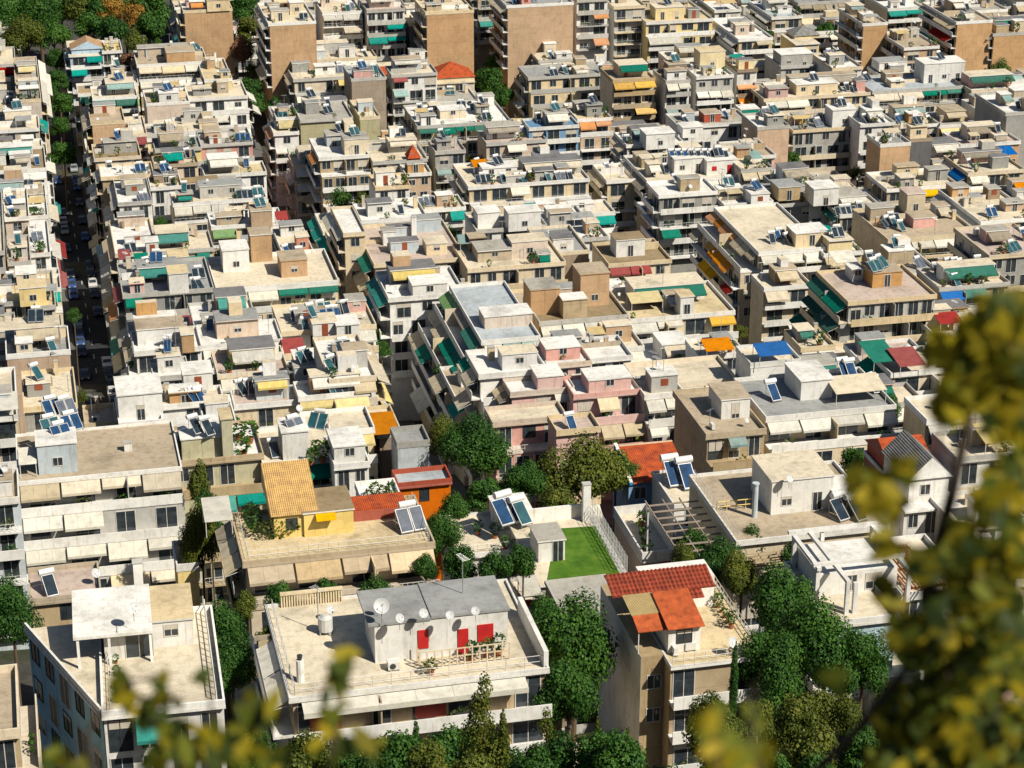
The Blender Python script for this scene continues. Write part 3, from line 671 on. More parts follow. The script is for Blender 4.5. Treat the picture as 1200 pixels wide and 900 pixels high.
def strip(name, u0, u1, v0, v1, dz, mat, step=8, kind='structure'):
    m = MB(); k = m.mi(mat); n = max(1, int((v1-v0)/step)); nu = max(1, int(abs(u1-u0)/8))
    for j in range(n+1):
        v = v0+(v1-v0)*j/n
        for i in range(nu+1):
            u = u0+(u1-u0)*i/nu; x, y = xy(u, v); m.v.append((x, y, ground(y)+dz))
    for j in range(n):
        for i in range(nu): a = j*(nu+1)+i; m.f.append((a, a+1, a+nu+2, a+nu+1)); m.m.append(k)
    o = m.build(name); o['kind'] = kind; return o
asph, _nt, _pb = _nodes('asphalt', .9, .2); _nt.links.new(_ramp(_nt, _noise(_nt, _pos(_nt), .6, 5), [(.3, (.024,.026,.032)), (.7, (.045,.047,.052))]), _pb.inputs['Base Color'])
pave = flat('pavement_slabs', (.13,.13,.125), .9)
line = flat('road_paint', (.6,.6,.57), .8)
def street(pts, name='road'):                        # [(left px, right px, y)] at roof level: the gap between the house rows
    return None
STREETS = []
def street_uv(uL, uR, v0, v1):
    STREETS.append((uL, uR, v0, v1)); c = (uL+uR)/2; hw = min(4.0, (uR-uL)/2-1.6)
    strip('road', c-hw, c+hw, v0, v1, .02, asph)
    for a, b_ in ((uL, c-hw), (c+hw, uR)):
        if abs(b_-a) < .3: continue
        m = MB(); n = int((v1-v0)/8); k = m.mi(pave)
        for j in range(n+1):
            v = v0+(v1-v0)*j/n
            for u, dz in ((a, .14), (b_, .14)): x, y = xy(u, v); m.v.append((x, y, ground(y)+dz))
        for j in range(n): q = j*2; m.f.append((q, q+1, q+3, q+2)); m.m.append(k)
        for uu in ((b_,) if a == uL else (a,)):      # the kerb's face
            for j in range(n):
                P = []
                for v in (v0+(v1-v0)*j/n, v0+(v1-v0)*(j+1)/n): x, y = xy(uu, v); P.append((x, y, ground(y)))
                m.poly([P[0], P[1], (P[1][0], P[1][1], P[1][2]+.14), (P[0][0], P[0][1], P[0][2]+.14)], pave)
        structure(m.build('pavement'))
    m = MB()
    v = v0+2
    while v < v1-4:
        q = []
        for uu, vv in ((c-.08, v), (c+.08, v), (c+.08, v+3), (c-.08, v+3)): x, y = xy(uu, vv); q.append((x, y, ground(y)+.03))
        m.poly(q, line); v += 9
    structure(m.build('road_markings'))
# street lines taken from the roof edges either side
def u_at(px, py): return uv(at(px, py))[0]
def v_at(px, py): return uv(at(px, py))[1]
UA = (u_at(84, 420), u_at(144, 352)); UB = (u_at(428, 440), u_at(406, 276)); UC = (u_at(854, 378), u_at(890, 298)); UF = (u_at(697, 215), u_at(757, 215)); UD = (u_at(1112, 262), u_at(1156, 262))
street_uv(UA[0], UA[1], v_at(110, 470), v_at(60, 20))
street_uv(UB[0], UB[1], v_at(470, 470), v_at(300, 15))
street_uv(UC[0], UC[1], v_at(860, 400), v_at(800, 238))
street_uv(UF[0], UF[1], v_at(740, 228), v_at(600, 5))
street_uv(UD[0], UD[1], v_at(1180, 335), v_at(960, 5))
# ---------------- far rows (top of the photograph) ----------------
B(216,272,15,2,'T','', left='--|--|--', dz=10, roof='w', slab='C', ref='tall tan tower beside the park', items=[('H',243,14,26,13,5,'C','g','k'),('T',245,2,28,6,4,2.0,1.2,'C','red','s')])
B(316,370,30,6,'T','', left='ww|--|--|--', dz=11, roof='a', ref='tan tower left of the white balconies', items=[('H',340,18,16,14,4,'C','w')])
B(500,555,17,0,'T','', left='--|--', right='xx|xx|xx', dz=11, roof='a', ref='broad tan tower with a dark window slot', desc='broad tan blank-walled tower with a dark window slot')
B(595,672,9,-8,'T','', left='kk|--|--|--|--', dz=12, roof='g', ref='tan twin-slab tower with recessed middle')
B(378,424,17,3,'W','ww|-k|-H','', dz=8, ref='white block with planted balconies between two tan towers')
B(430,474,14,2,'W','--|-t|tt|--','', dz=9, roof='p', ref='white block with turquoise balcony blinds', items=[('T',430,2,45,5,5,2.4,1.5,'W','red','x')])
B(676,712,2,-12,'W','--|-o|--|-o|--', dz=11, ref='slim white block with orange balcony blinds')
B(560,592,-4,-20,'K','--|--', left='kk|--', dz=8)
B(757,835,28,6,'Y','2--|2w-|-H|--','', dz=4, roof='y', ref='pale yellow terraced block near the top', items=[('H',768,24,34,14,5,'Y','a')])
B(720,756,10,-10,'L','--|--|--', left='xx|xx', dz=6)
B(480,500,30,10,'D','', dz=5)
# ---- top left, beside the dark street
B(82,120,66,48,'B','-t|t-|--', left='--|--', dz=0, par=0, auto=False, ref='blue-walled house with a tan gable', items=[('T',84,64,36,2,6,1.2,2.0,'B','tan','y')])
B(120,143,62,50,'W','--|--|--', dz=2)
B(128,162,101,88,'C','-k|ll|--', dz=0, ref='cream block with striped planter terrace')
B(110,161,117,104,'C','gg|-.|--', left='G-|w-', dz=0, slab='g' if False else 'W', ref='low block with long green blind')
B(162,243,78,62,'K','kkw|2.2www|2.2--|--', left='--|--', dz=3, roof='t', ref='beige terraced block below the tall tower', items=[('H',196,76,32,14,6,'T','t','b')])
B(240,272,96,72,'Y','', dz=4, roof='y')
B(222,290,118,100,'W','--x|2.2-w-|2.2--w|--', right='w-|w-', dz=1, ref='white block with round grey awning')
B(172,222,124,108,'Q','', dz=1.5, roof='t', items=[('H',187,122,22,12,4,'W','w')], ref='pale peach blank-walled block')
B(108,146,146,130,'T','', left='kn|--', dz=4, roof='t', ref='tan blank wall over the tree-lined street')
B(146,172,160,140,'W','-r|--', dz=0)
B(182,236,178,165,'Y','xx|2--|--', dz=0, roof='g', ref='yellow-walled block with small arched windows')
B(182,232,196,186,'Q','--|2--|--', left='wn|--', dz=1, slab='K')
B(236,296,172,155,'P','-x-|2.2---|--', dz=0, roof='s', ref='pinkish block with stained grey roof', items=[('H',240,165,18,8,5,'T','t')])
B(112,165,188,172,'T','-x|w-|--', left='w-|n-|--', dz=2, roof='n')
B(120,180,210,196,'K','x-|c-|--', left='ww|ww', dz=0, roof='w')
B(118,145,225,210,'Q','-c|n-', left='ww|ww|ww', dz=0, roof='w')
B(240,312,208,196,'W','-x-|w--|--', dz=1, roof='y', ref='white block with olive-grey roof cabins', items=[('H',232,226,24,12,4,'W','n'),('H',258,225,20,11,4,'W','s')])
B(203,312,241,228,'C','www-c|2HHH-H|www', dz=0, roof='a', ref='long terrace block with cream awnings over a hedge', items=[('S',290,228,2,1)])
B(178,213,222,205,'W','-x|--', left='-H|--', dz=0, items=[('S',203,215,1,1)])
B(140,178,240,210,'W','x-|kk', left='www|ww-|wwn', dz=0, roof='w', ref='white block with cascading street awnings', items=[('S',170,236,2,3),('S',170,246,2,3)])
B(137,184,300,262,'W','xw|--', left='cc-|wwm', dz=0, roof='w', items=[('H',172,300,14,16,3,'W','w','q'),('C',139,304,14,3,'r'),('C',158,308,16,3,'g')], ref='white house with red and green sunshades')
B(178,250,298,278,'C','x--|2.2-gg|--', dz=0, roof='a', items=[('H',199,320,22,18,4,'C','y'),('C',220,312,14,3,'g'),('C',233,308,14,3,'g')], ref='roof with two green sunshades')
B(248,332,268,252,'C','l-w|2-x|--', dz=0, roof='w', ref='block with a single light green blind', items=[('H',295,268,24,20,4,'T','t','b')])
B(146,250,348,312,'G','gx-H-|2--r-|--', left='r-|o-|w-', dz=0, roof='g', slab='L', ref='grey-roofed corner block with red street awnings', items=[('S',168,320,1,0),('H',199,345,22,24,4,'W','y','b'),('S',230,343,1,1),('S',237,343,1,1)])
B(254,396,343,306,'C','wwgg|2.4HHH-|--|--', left='', dz=0, roof='a', par=.7, ref='long cream block with two white and two green awnings', items=[('H',330,326,30,20,5,'T','t','k'),('H',262,320,30,26,5,'W','w'),('H',295,308,24,32,4,'T','t','b'),('S',335,290,1,0),('S',351,298,1,1)], auto=False)
B(332,368,302,272,'C','--|w-', dz=1, roof='a', items=[('H',348,296,14,18,3,'O','a'),('C',324,258,14,3,'r')])
B(237,330,408,385,'C','ww.tt|2.2--H--|--', dz=0, roof='w', ref='block with bright green rooftop planter', items=[('S',246,382,1,0),('S',262,380,1,0),('S',283,378,2,3)])
B(160,236,415,392,'W','-xH|2----|--', left='kn|w-', dz=0, roof='w', items=[('S',200,410,1,1),('H',214,414,14,22,3,'T','a','b')], ref='white block with tan stair hut beside the dark street')
B(330,440,392,362,'W','2.2x-ww|2.2-kk-|--', dz=0, roof='a', ref='jumbled white terraces with a red awning', items=[('C',333,414,25,4,'r'),('H',367,395,28,16,4,'W','a','q'),('H',395,396,26,15,4,'W','w'),('S',368,408,1,2),('S',377,408,1,2),('S',345,372,1,0),('S',370,365,1,3),('S',392,368,1,1),('S',405,362,1,1)])
B(336,386,455,436,'N','-|--', dz=-1, roof='n', slab='N', ref='low brown-roofed block over the second street')
B(386,440,448,400,'W','-k|w-', right='kk|y-', dz=0, roof='w')
B(350,432,468,452,'C','yy|2.2-y|2.2--|-', dz=0, roof='w', ref='block with two rows of pale yellow awnings', items=[('S',392,462,1,2),('S',399,464,1,1)])
B(275,350,478,462,'C','.-.|2x-|--', dz=-1, roof='p', items=[('S',283,452,1,1),('S',292,452,1,1)])
B(240,276,500,478,'G','x|--', dz=0, roof='g')
B(190,262,478,462,'W','.-r|--', dz=0, roof='a', ref='white hut row with scattered blue panels', items=[('H',216,460,33,22,4,'W','w','q'),('S',228,472,1,0,0,40),('S',236,466,1,0)])
B(180,222,445,425,'L','x-|-', dz=0, roof='w')
B(140,190,499,470,'W','x.|--', dz=0, roof='w', ref='white cube house with brown planter', items=[('H',140,495,50,32,6,'W','w')], auto=False)
B(100,136,500,480,'T','gg|--', dz=-1, roof='t', ref='tan hut roof with dark green blind')
B(8,82,420,392,'T','', dz=2, roof='g', ref='tan blank wall by the street gap', items=[('H',20,418,18,12,3,'C','w'),('S',62,412,1,2),('S',52,384,1,1)])
B(-60,45,362,335,'C','-HH|2.2--|--', dz=0, roof='y', ref='yellowish terrace block with hedge', items=[('H',24,360,30,22,4,'Y','y'),('S',13,328,1,1),('H',20,335,22,12,4,'C','w')])
B(42,65,362,322,'C','H|-', right='xx|xx', dz=0, roof='y')
B(-50,18,400,375,'W','-r|--', dz=1)
B(-50,18,470,440,'R','r-|--', dz=1, roof='p')
B(6,34,258,225,'Q','x|--', dz=1, items=[('S',14,250,1,0,0,20)])
B(32,56,256,220,'C','-|w', right='kx|xx', dz=1, roof='w')
B(10,36,310,280,'C','x|-', dz=1, roof='p')
B(36,59,300,262,'W','-|H', right='w-|xr', dz=0, roof='w')
B(-40,5,300,230,'K','--|--', dz=3)
B(-40,54,205,180,'W','-ww|2--w|--', right='w-|--', dz=0, roof='n', ref='white block with brown roof at the photo edge')
B(-40,50,240,222,'L','x-x|--', dz=0)
B(0,46,155,140,'K','-H|2.2t-|--', right='tt|-', dz=0, ref='block with turquoise blinds at the photo edge')
B(-40,20,128,112,'W','-k|--', dz=1)
B(20,48,120,70,'Q','', right='ww|ww|--', dz=4, roof='t', ref='stepped pale peach party wall')
B(-40,18,80,60,'K','-r|--', dz=1)
B(-30,16,48,36,'W','w-|--', dz=0)
B(-30,50,186,170,'C','--H|--', dz=0)
# ---- upper middle
B(355,441,73,58,'W','w-ww|2.2.-k-|--', dz=0, roof='a', ref='white terraced block with blue roof panels', items=[('H',365,70,16,10,4,'M','w'),('S',402,60,2,0),('S',412,62,2,0),('S',428,64,1,1)])
B(345,412,95,82,'C','-.-y|2.2www-|2.2----', left='kk|--', dz=0, ref='cream block with one yellow awning')
B(352,413,143,124,'V','.|.', dz=2, roof='s', ref='blank greenish-beige wall block', slab='L')
B(412,452,95,80,'N','', dz=5, roof='b', ref='narrow brown tower with bay windows', items=[], slab='L')
B(422,445,140,120,'V','', dz=3)
B(460,512,90,80,'W','rx-|m--|--|--', left='xx|--', dz=5, roof='a', ref='tall white block with shaded side wall')
B(441,478,88,74,'O','-|-', dz=-1, par=0, items=[('T',443,93,32,2,5,1.0,1.5,'C','red','x')], auto=False, ref='low orange-tiled house between apartment blocks')
B(508,556,98,82,'C','--|--', dz=0, par=0, items=[('T',508,97,48,2,8,1.0,3.0,'C','red','p')], auto=False, ref='house with a bright red pyramid roof')
B(512,560,122,100,'L','---|--', dz=0, roof='s')
B(490,598,150,126,'C','ggggg|2.2-H--|--', left='--|--', dz=0, roof='w', ref='cream-roofed block with a continuous green awning', items=[('S',492,128,1,1),('S',500,131,1,1),('S',506,134,1,1),('H',516,140,30,10,4,'C','w')])
B(375,432,187,165,'K','--|2.2--|--', left='o-|--', dz=1, roof='w', ref='beige block with dark strip balconies', items=[('H',404,182,28,18,5,'C','s')])
B(325,350,140,128,'C','y|-', left='-|-', dz=0)
B(322,350,158,146,'W','x|ww|--', left='o|-', dz=0)
B(437,500,192,168,'C','-H-|2---|--', dz=0, roof='a', ref='block with red-painted dome', items=[('T',479,190,13,1,3,.8,2.6,'R','red','p')])
B(475,505,206,196,'T','xx|-H|--', dz=0, roof='a')
B(440,480,222,208,'W','x-|--', dz=0)
B(510,545,180,168,'G','--|m-|--', dz=0, roof='p')
B(632,676,73,60,'C','www|2--H|--', left='H-|-', dz=0, roof='a', ref='small terrace block with white awnings under the twin tower', items=[('S',645,46,2,1),('H',638,66,14,14,4,'C','w')])
B(620,713,93,80,'C','-x-H-|2-xx--|2--k-|--', left='--|--', dz=0, roof='g', ref='cream block with arched balcony rows')
B(678,716,142,124,'T','oo|2--', left='YY|--', dz=1, roof='y', ref='roof with orange awnings on two sides', items=[('S',705,128,1,1)])
B(620,678,152,142,'U','---|---|--', dz=1, roof='u', ref='dark blue glass-fronted block')
B(718,767,96,82,'C','YY|--|-Y|--', dz=4, roof='t', slab='K', ref='yellow-awning block with three open floors', rails=('s',), bal=1.5)
B(780,808,97,84,'W','ww|--|m-|--', dz=4, roof='n', items=[('H',783,88,22,12,4,'N','t')], ref='narrow white block with lowered white blinds')
B(816,859,92,78,'L','xxx|www|---|--', dz=4, roof='w', items=[('H',820,82,30,20,5,'Y','y')], ref='pale block with a yellow roof cabin')
B(864,887,84,72,'W','x|o|o|-', dz=4, slab='N', ref='slim block with two orange blinds')
B(896,1022,118,98,'C','ww---|2.2-----|--', left='--|k-', dz=0, roof='a', ref='wide white-terraced block with fluted roof wall', items=[('H',933,112,50,12,5,'C','w'),('S',984,104,1,1),('S',993,103,1,1),('S',1002,104,1,1),('C',898,104,24,3,'w')])
B(915,953,80,66,'L','x-|-', dz=0, roof='w', items=[('H',915,79,38,14,6,'L','w')], auto=False, ref='low grey cabin with wide dark window')
B(932,960,52,40,'Y','--|--', dz=1, par=0, items=[('T',931,46,30,2,6,.8,2.0,'Y','gry','p')], auto=False, ref='yellow villa with grey hipped roof')
B(975,1010,82,66,'W','xx|m-|--', dz=2, roof='w', ref='white roof house with blue lower floor')
B(1023,1137,109,92,'C','kkgg|2----|--', left='.|.', dz=0, roof='m' if False else 'b', ref='long low block with beige and green awnings', items=[('H',1082,98,50,22,6,'W','w'),('H',1030,84,34,10,5,'W','g')])
B(1138,1215,108,95,'C','wgg|2---|--', dz=0, roof='w', ref='long block with white and green awnings at the photo edge')
B(930,1006,155,140,'L','-x-|--', left='nn|--', dz=0, roof='g', ref='block with two pale awnings over the stairwell', items=[('H',975,150,30,20,5,'W','w')])
B(1008,1048,148,134,'W','xx|--', dz=0, roof='w', items=[('S',1015,140,1,1),('S',1024,141,1,1),('S',1035,142,1,1)])
B(1050,1100,150,136,'Q','x-|--', dz=0, roof='a', items=[('S',1054,140,2,0),('S',1078,142,1,1),('S',1090,142,1,1)])
B(1032,1067,172,160,'T','', dz=5, roof='g', ref='slotted tan tower on the right')
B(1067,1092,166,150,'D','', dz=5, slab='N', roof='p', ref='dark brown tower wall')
B(1122,1163,28,5,'T','', left='kk|r-', dz=7, roof='t', ref='stepped tan party wall at upper right')
B(1165,1230,42,28,'T','', left='ww|--', dz=5, roof='n')
B(1125,1195,172,158,'T','x-x|--', dz=1, roof='p', ref='tan block with blue pool-like tarpaulin', items=[('C',1172,182,22,4,'b')])
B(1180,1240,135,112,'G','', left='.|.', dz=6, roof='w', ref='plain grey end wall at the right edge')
B(1092,1136,190,176,'K','kk|2.2-H|2.2kb|--', dz=0, roof='p', ref='block with stepped beige awnings')
B(1135,1200,205,185,'C','w--|2---|--', left='bw|--', dz=0, roof='a')
B(1040,1122,224,205,'K','-Y|2--', left='--|--', dz=0)
B(760,868,215,185,'C','wwww|2.4HHHH|--|--', left='nk|HH|--', dz=0, roof='a', ref='block topped by a row of blue solar panels', items=[('H',790,205,38,18,5,'W','w'),('H',828,206,36,17,5,'W','w','r')] + [('S',x,182,1,0 if x < 805 else 1, 2.6, 5, 1.0) for x in (788,796,804,811,819,827,835,843,851)] + [('S',764,198,1,1),('S',772,199,1,1),('S',781,199,1,1)])
B(868,905,201,172,'C','kk|2HH|-', dz=0, roof='a', items=[('C',882,186,12,3,'m')])
B(888,925,152,136,'T','', dz=3, roof='w', ref='sunlit tan end wall above the olive awnings')
B(795,880,150,136,'W','-x-|--', dz=0, roof='s', items=[('H',800,162,24,12,4,'W','w'),('H',825,144,20,10,4,'R','t')])
B(735,800,172,158,'W','-x-|--', left='kk|--', dz=0, roof='w', ref='white-roofed house with tilted beige shades', items=[('H',757,176,34,18,5,'W','w'),('S',720,166,2,1)])
B(712,760,214,196,'C','-x|--', left='kk|nH', dz=0, roof='a')
B(550,690,221,195,'C','--w---|2--t--|--', left='k-|--', dz=0, roof='a', ref='long roof crowded with solar panels', items=[('C',555,196,18,3,'o'),('H',566,210,40,12,4,'W','w')]+[('S',x,208+(x%3),1,c) for x,c in ((590,2),(608,1),(614,2),(624,1),(636,1),(644,2),(655,3),(662,3),(670,1))])
B(570,640,170,156,'Q','-w-|--', dz=0, roof='p')
B(470,545,250,236,'C','ww-t|--', dz=0, roof='a')
B(773,840,231,216,'G','---|---|g--|--', left='--|--|--', dz=3, roof='w', slab='W', ref='dark-balconied block at the street bend', items=[], rails=('s','r'))
B(848,905,242,226,'W','-x-|--', dz=0, roof='w', items=[('H',880,242,22,14,5,'W','w','q')])
B(868,960,245,228,'G','--x|--', dz=0, roof='t', ref='low roofs with awning shed')
B(912,962,224,208,'N','x-|--', dz=0, roof='s', items=[('H',912,236,26,16,5,'K','g')])
B(950,984,236,216,'W','x|--', dz=1, roof='w', items=[('H',953,242,30,20,5,'W','w')], auto=False, ref='small white cube house with shaded side')
B(985,1040,254,232,'C','-x-|--', left='gg|--', dz=0, roof='a', items=[('S',1000,258,3,1),('S',1012,262,3,1)])
B(1040,1145,283,248,'C','wwww|2.2.---|--', right='ww|ww|wn', dz=0, roof='t', ref='brown-roofed block fronted by four white awnings', items=[('H',1062,252,22,24,4,'C','p'),('S',1048,262,1,2),('S',1057,266,1,2),('H',1070,268,28,12,4,'P','t')])
B(1150,1215,262,225,'C','-x-|--', left='ww|ww|ww', dz=1, roof='a', ref='cream block above the diagonal street', items=[])
B(1160,1230,302,270,'G','-x|--', left='--|--', dz=1, roof='p', slab='C')
B(1100,1182,340,318,'K','bt-|2--|--', dz=0, roof='a', ref='roof with washing lines and a blue awning', items=[('S',1112,310,1,2),('S',1120,311,1,2),('S',1128,312,1,0),('S',1147,308,1,1)])
B(1045,1100,325,300,'L','.-|--', dz=-1, roof='s')
bz = B(890,966,298,246,'C','www|2.3-H-|x-x|x-x|--', left='nkkoooo|3.3-oooY-n|r-YY--|---|---', dz=1.5, roof='a', auto=False, bal=1.3, ref='cream block with orange awnings down its side', items=[('H',932,290,40,16,5,'C','w'),('S',905,280,1,1),('S',915,276,2,0),('S',925,281,1,1)])
facade(bz, lambda q: (q[0]-3.3, -q[1]-.01, q[2]+bz.H-bz.fh), 3.3, parse('x|x|x'), bz.H-bz.fh, False, 3, 'C', 'C', 0)
B(995,1096,356,321,'L','---|---|2.--|--', left='gg|1.2GG|GG|GG|GG', dz=3.5, roof='p', slab='C', par=.5, ref='tall block with big green side awning', items=[('H',1022,338,36,18,5,'T','t','k'),('H',998,330,14,9,3,'W','w'),('S',1020,304,1,1,2.6),('S',1026,312,2,2,2.6),('S',1033,308,2,2,2.6)], auto=False, rails=('s',), bal=1.5)
B(965,1010,300,275,'C','k-|--', dz=1, roof='w', items=[('C',980,308,26,4,'w')])
# ---- middle
B(404,428,276,246,'C','x|x|x', left='ww|--|--', dz=4, roof='w', ref='narrow cream corner building over the dark street', auto=False)
B(425,500,261,242,'W','www|2.2--gt|2--k|--', left='k-|--', dz=0, roof='w', ref='white block with tall white chimney', items=[('K',483,300,44,6,'W')])
B(440,545,312,268,'C','-x--|2--|--', left='gt|kk|--', dz=0, roof='p', ref='cream corner block with green street awnings', items=[('S',507,278,1,1),('S',487,315,1,1),('S',499,318,2,3),('H',500,300,24,14,4,'C','a')])
B(457,544,352,322,'W','-x-|----|----|---|---', left='tt|-t|g-|--', dz=3, roof='w', slab='W', ref='white block with rounded balconies at the street corner', items=[('H',484,350,40,16,4,'W','w')], rails=('s',), bal=1.6)
B(566,632,402,338,'C','wmm|2.2-G-|--', left='gnl|2.6ggkk|2.6t-gk|---', dz=1, roof='b', slab='W', ref='blue-roofed block with green awnings down its street side', items=[('H',568,386,56,12,4,'Q','w'),('S',589,364,1,0)], auto=False)
B(548,662,318,290,'C','-x-.--|2----|--', dz=0, roof='a', ref='block with corrugated grey terrace shelter', items=[('H',560,308,40,14,5,'K','s','o'),('H',600,304,42,20,4,'Q','a'),('C',539,286,18,3,'m')])
B(632,735,380,352,'T','wwww|2.2-HH-|--', dz=0, roof='n', ref='tan block with four white awnings and a brown terrace', items=[('H',622,370,34,30,5,'T','s','k'),('H',680,360,34,38,5,'T','t','k'),('S',647,368,1,0),('S',672,340,1,0),('S',716,366,1,0),('H',660,374,28,22,3,'K','w','bk')], auto=False)
B(558,640,272,252,'W','x-x|--', dz=0, roof='a', ref='white-walled roof cabin with blue panels', items=[('H',560,268,26,18,4,'W','w'),('H',596,272,38,22,4,'W','w'),('S',552,258,1,0),('S',521,258,1,0)])
B(680,712,282,262,'W','x|--', dz=0, roof='w')
B(640,690,300,270,'N','', dz=0, roof='g')
B(713,786,312,288,'C','rrx|2.w|--', dz=0, roof='n', ref='cream roof with white cabin and brown doors', items=[('H',722,302,34,20,4,'W','n'),('S',746,302,1,2),('S',681,300,1,0),('S',691,302,1,3),('S',701,303,1,0)])
B(738,860,377,342,'Y','ww-Y|2.4www-|2.4HH--|--', dz=0, roof='y', ref='pale yellow terraced block with cream awnings', items=[('H',797,372,16,24,3,'W','y'),('S',838,362,1,0),('S',820,346,1,2),('C',740,356,38,3,'y')])
B(750,862,456,430,'C','www|2--|--', dz=-1, roof='a', ref='roof with a row of dark slanted panels', items=[('S',768,444,3,3),('S',793,444,3,3),('S',817,443,3,3),('S',840,442,3,3)], auto=False)
B(818,872,420,402,'W','Yx|--', dz=0, roof='a', items=[('C',828,412,34,3,'o')], ref='white cabin with orange lean-to')
B(880,938,430,410,'W','', dz=2.5, roof='a', slab='W', ref='tall white cube with blue lean-to roof', auto=False, items=[('C',890,418,40,3,'b')])
B(895,950,340,325,'C','k-|--', dz=-2)
B(640,740,428,405,'W','-w--|2-|--', dz=0, roof='w', ref='jumble of white corrugated roofs', items=[('S',727,420,1,2),('S',735,420,1,2)])
B(563,640,442,415,'W','.H-|2-|--', left='kg|k-', dz=0, roof='w')
B(622,692,432,412,'P','x-x|2--|--', dz=0, roof='w', auto=False, slab='Q', items=[('H',640,424,40,10,4,'P','w')], ref='pink house under pale roof slabs')
B(600,672,463,448,'P','.-w|2.2--|--', left='nk|--', dz=0, roof='w', auto=False, slab='Q', items=[('H',630,458,30,10,4,'P','w')], ref='pink block with beige corner awning')
B(672,750,466,446,'P','-k-|2.2-kk|2.2-yy|--', dz=0, roof='w', auto=False, slab='P', items=[('H',690,462,50,16,4,'P','w'),('S',730,452,1,1)], ref='pink-walled block with stacked apricot awnings')
B(577,663,498,482,'P','-x-|2--|--', dz=0, roof='a', auto=False, slab='Q', ref='low pinkish roof edge with dark loggia')
B(652,702,508,492,'P','..|--', dz=0, roof='p', ref='pink house with small square vent', auto=False, items=[('S',670,497,1,0)])
B(755,800,466,446,'L','ww|2.4w-|2.4--|--', dz=0, roof='a', slab='W', ref='grey block with white blinds beside the long tan wall')
B(829,896,512,462,'K','-m-|2.6H-H|--', left='.|.', dz=1, roof='t', slab='K', ref='block with long bare tan side wall', items=[('H',845,492,34,24,5,'W','t'),('D',875,490,1.0)])
B(897,1048,492,448,'C','wwww|2.8HHHH|--', dz=1, roof='g', ref='wide grey-roofed block with awnings above a hedge', items=[('S',907,462,1,0,0,10,1.2),('H',938,470,38,24,6,'W','w','b'),('C',980,462,62,4,'k'),('S',990,436,1,0,0,5,1.2),('S',998,437,1,0,0,5,1.2),('S',1045,448,1,1),('S',1056,450,1,1)], auto=False)
B(1045,1120,440,415,'C','--|--', left='gg|rr', dz=1, roof='a', ref='block with green and red pitched canopies', items=[('C',1055,430,32,5,'r'),('C',1024,425,32,6,'g')])
B(1100,1180,400,375,'W','-r-|--', dz=0, roof='a', items=[('C',1102,380,28,3,'r')])
B(1100,1190,450,425,'W','-x-|--', dz=0); B(1085,1200,495,470,'C','w-x-|--', dz=0); B(1120,1215,540,512,'W','-x-|k-', dz=0, items=[('C',1155,520,30,4,'y')])

B(866,905,48,24,'C','-k|--', left='ww|ww|-w|--', dz=3, roof='w', ref='block with rows of white side awnings above the diagonal lane')
B(838,868,14,-6,'W','-x|--', left='kk|kk|--', dz=2, roof='w')
B(905,940,22,4,'K','--|2--', left='ww|--', dz=1, roof='b')
B(1012,1040,30,12,'T','', left='--|--', dz=5, roof='t')
B(1060,1100,58,40,'T','-x|--', left='--|--', dz=3, roof='t')
B(1040,1082,12,-4,'C','tt|--', dz=2, roof='w')
B(760,784,255,240,'K','--|g-', dz=-3, roof='g')
# ---------------- nearer, individually shaped buildings ----------------
def railing(b, x0, y0, x1, y1, h=.95, z=0.0, step=.9, name='railing', mat=None, t=.025, mids=(.5,)):
    m = MB(); r = mat or rail(); A = Vector((x0, y0, b.H+z)); Z = Bq = Vector((x1, y1, b.H+z)); L = (Z-A).length; d = (Z-A).normalized()
    for zz in (h,)+tuple(h*k for k in mids): m.cyl(A+Vector((0,0,zz)), Z+Vector((0,0,zz)), t, t, r, 4)
    k = max(1, int(L/step))
    for i in range(k+1): P = A + d*(L*i/k); m.cyl(P, P+Vector((0,0,h)), t, t, r, 4)
    return m.build(name, b.root)
# white terrace-level block with four floors of cream awnings
b11 = B(22,212,566,512,'L','kkkk|2.0ww--|1.7wwww|1.7--kk|--', dz=0, roof='t', slab='W', par=.3, fh=3.1, auto=False, ref='white block with stepped cream awnings and terracotta planters', rails=('s',),
    items=[('H',46,557,44,36,4,'M','w'),('K',146,530,10,9,'W'),('S',62,478,2,0,2.7,20),('S',78,478,2,3,2.7,20),('S',60,500,2,2,2.7,20),('S',84,496,2,0,2.7,20),('S',72,508,2,0,2.7,20),('C',22,545,20,3,'w')])
for i in range(9): plant(b11, b11.w*.50 + i*1.15, -1.15, rnd.uniform(.7, 1.0), -2*b11.fh)
B(-40,20,495,440,'C','--|w-|--', dz=1, roof='a', slab='W', auto=True, items=[('C',-10,482,30,4,'w')], ref='cream block at the left edge with tiled terrace')
B(-40,22,592,560,'M','--|--|--', dz=0, roof='t', slab='W', ref='pale blue-grey block at the left edge')
bt = B(200,308,545,506,'V','x--.|2.4.tt|2.6---|--', dz=0, roof='w', slab='K', fh=3.1, auto=False, ref='olive block with wide turquoise awnings', items=[('H',214,540,46,26,6,'V','w','b'),('S',230,500,1,1,2.9,25),('S',244,502,1,1,2.9,25),('H',262,540,12,50,3,'V','y','bk'),('P',285,530,1.8),('P',292,515,2.0),('P',280,512,1.8)])
B(308,398,546,508,'W','gg|2.2H-|--', dz=-.5, roof='a', slab='W', auto=False, ref='white-roofed block with dark green lower awning', items=[('H',332,540,30,34,4,'W','w','b'),('S',347,500,2,3,2.6,25),('S',372,494,2,2,2.6,-30),('P',365,540,1.3),('P',378,538,1.5),('P',370,528,1.2),('S',322,528,1,1)])
B(392,432,548,516,'W','-x|--', dz=0, roof='w', slab='W', ref='small white block with curved balcony', auto=False, items=[('H',392,545,36,22,5,'W','w')])
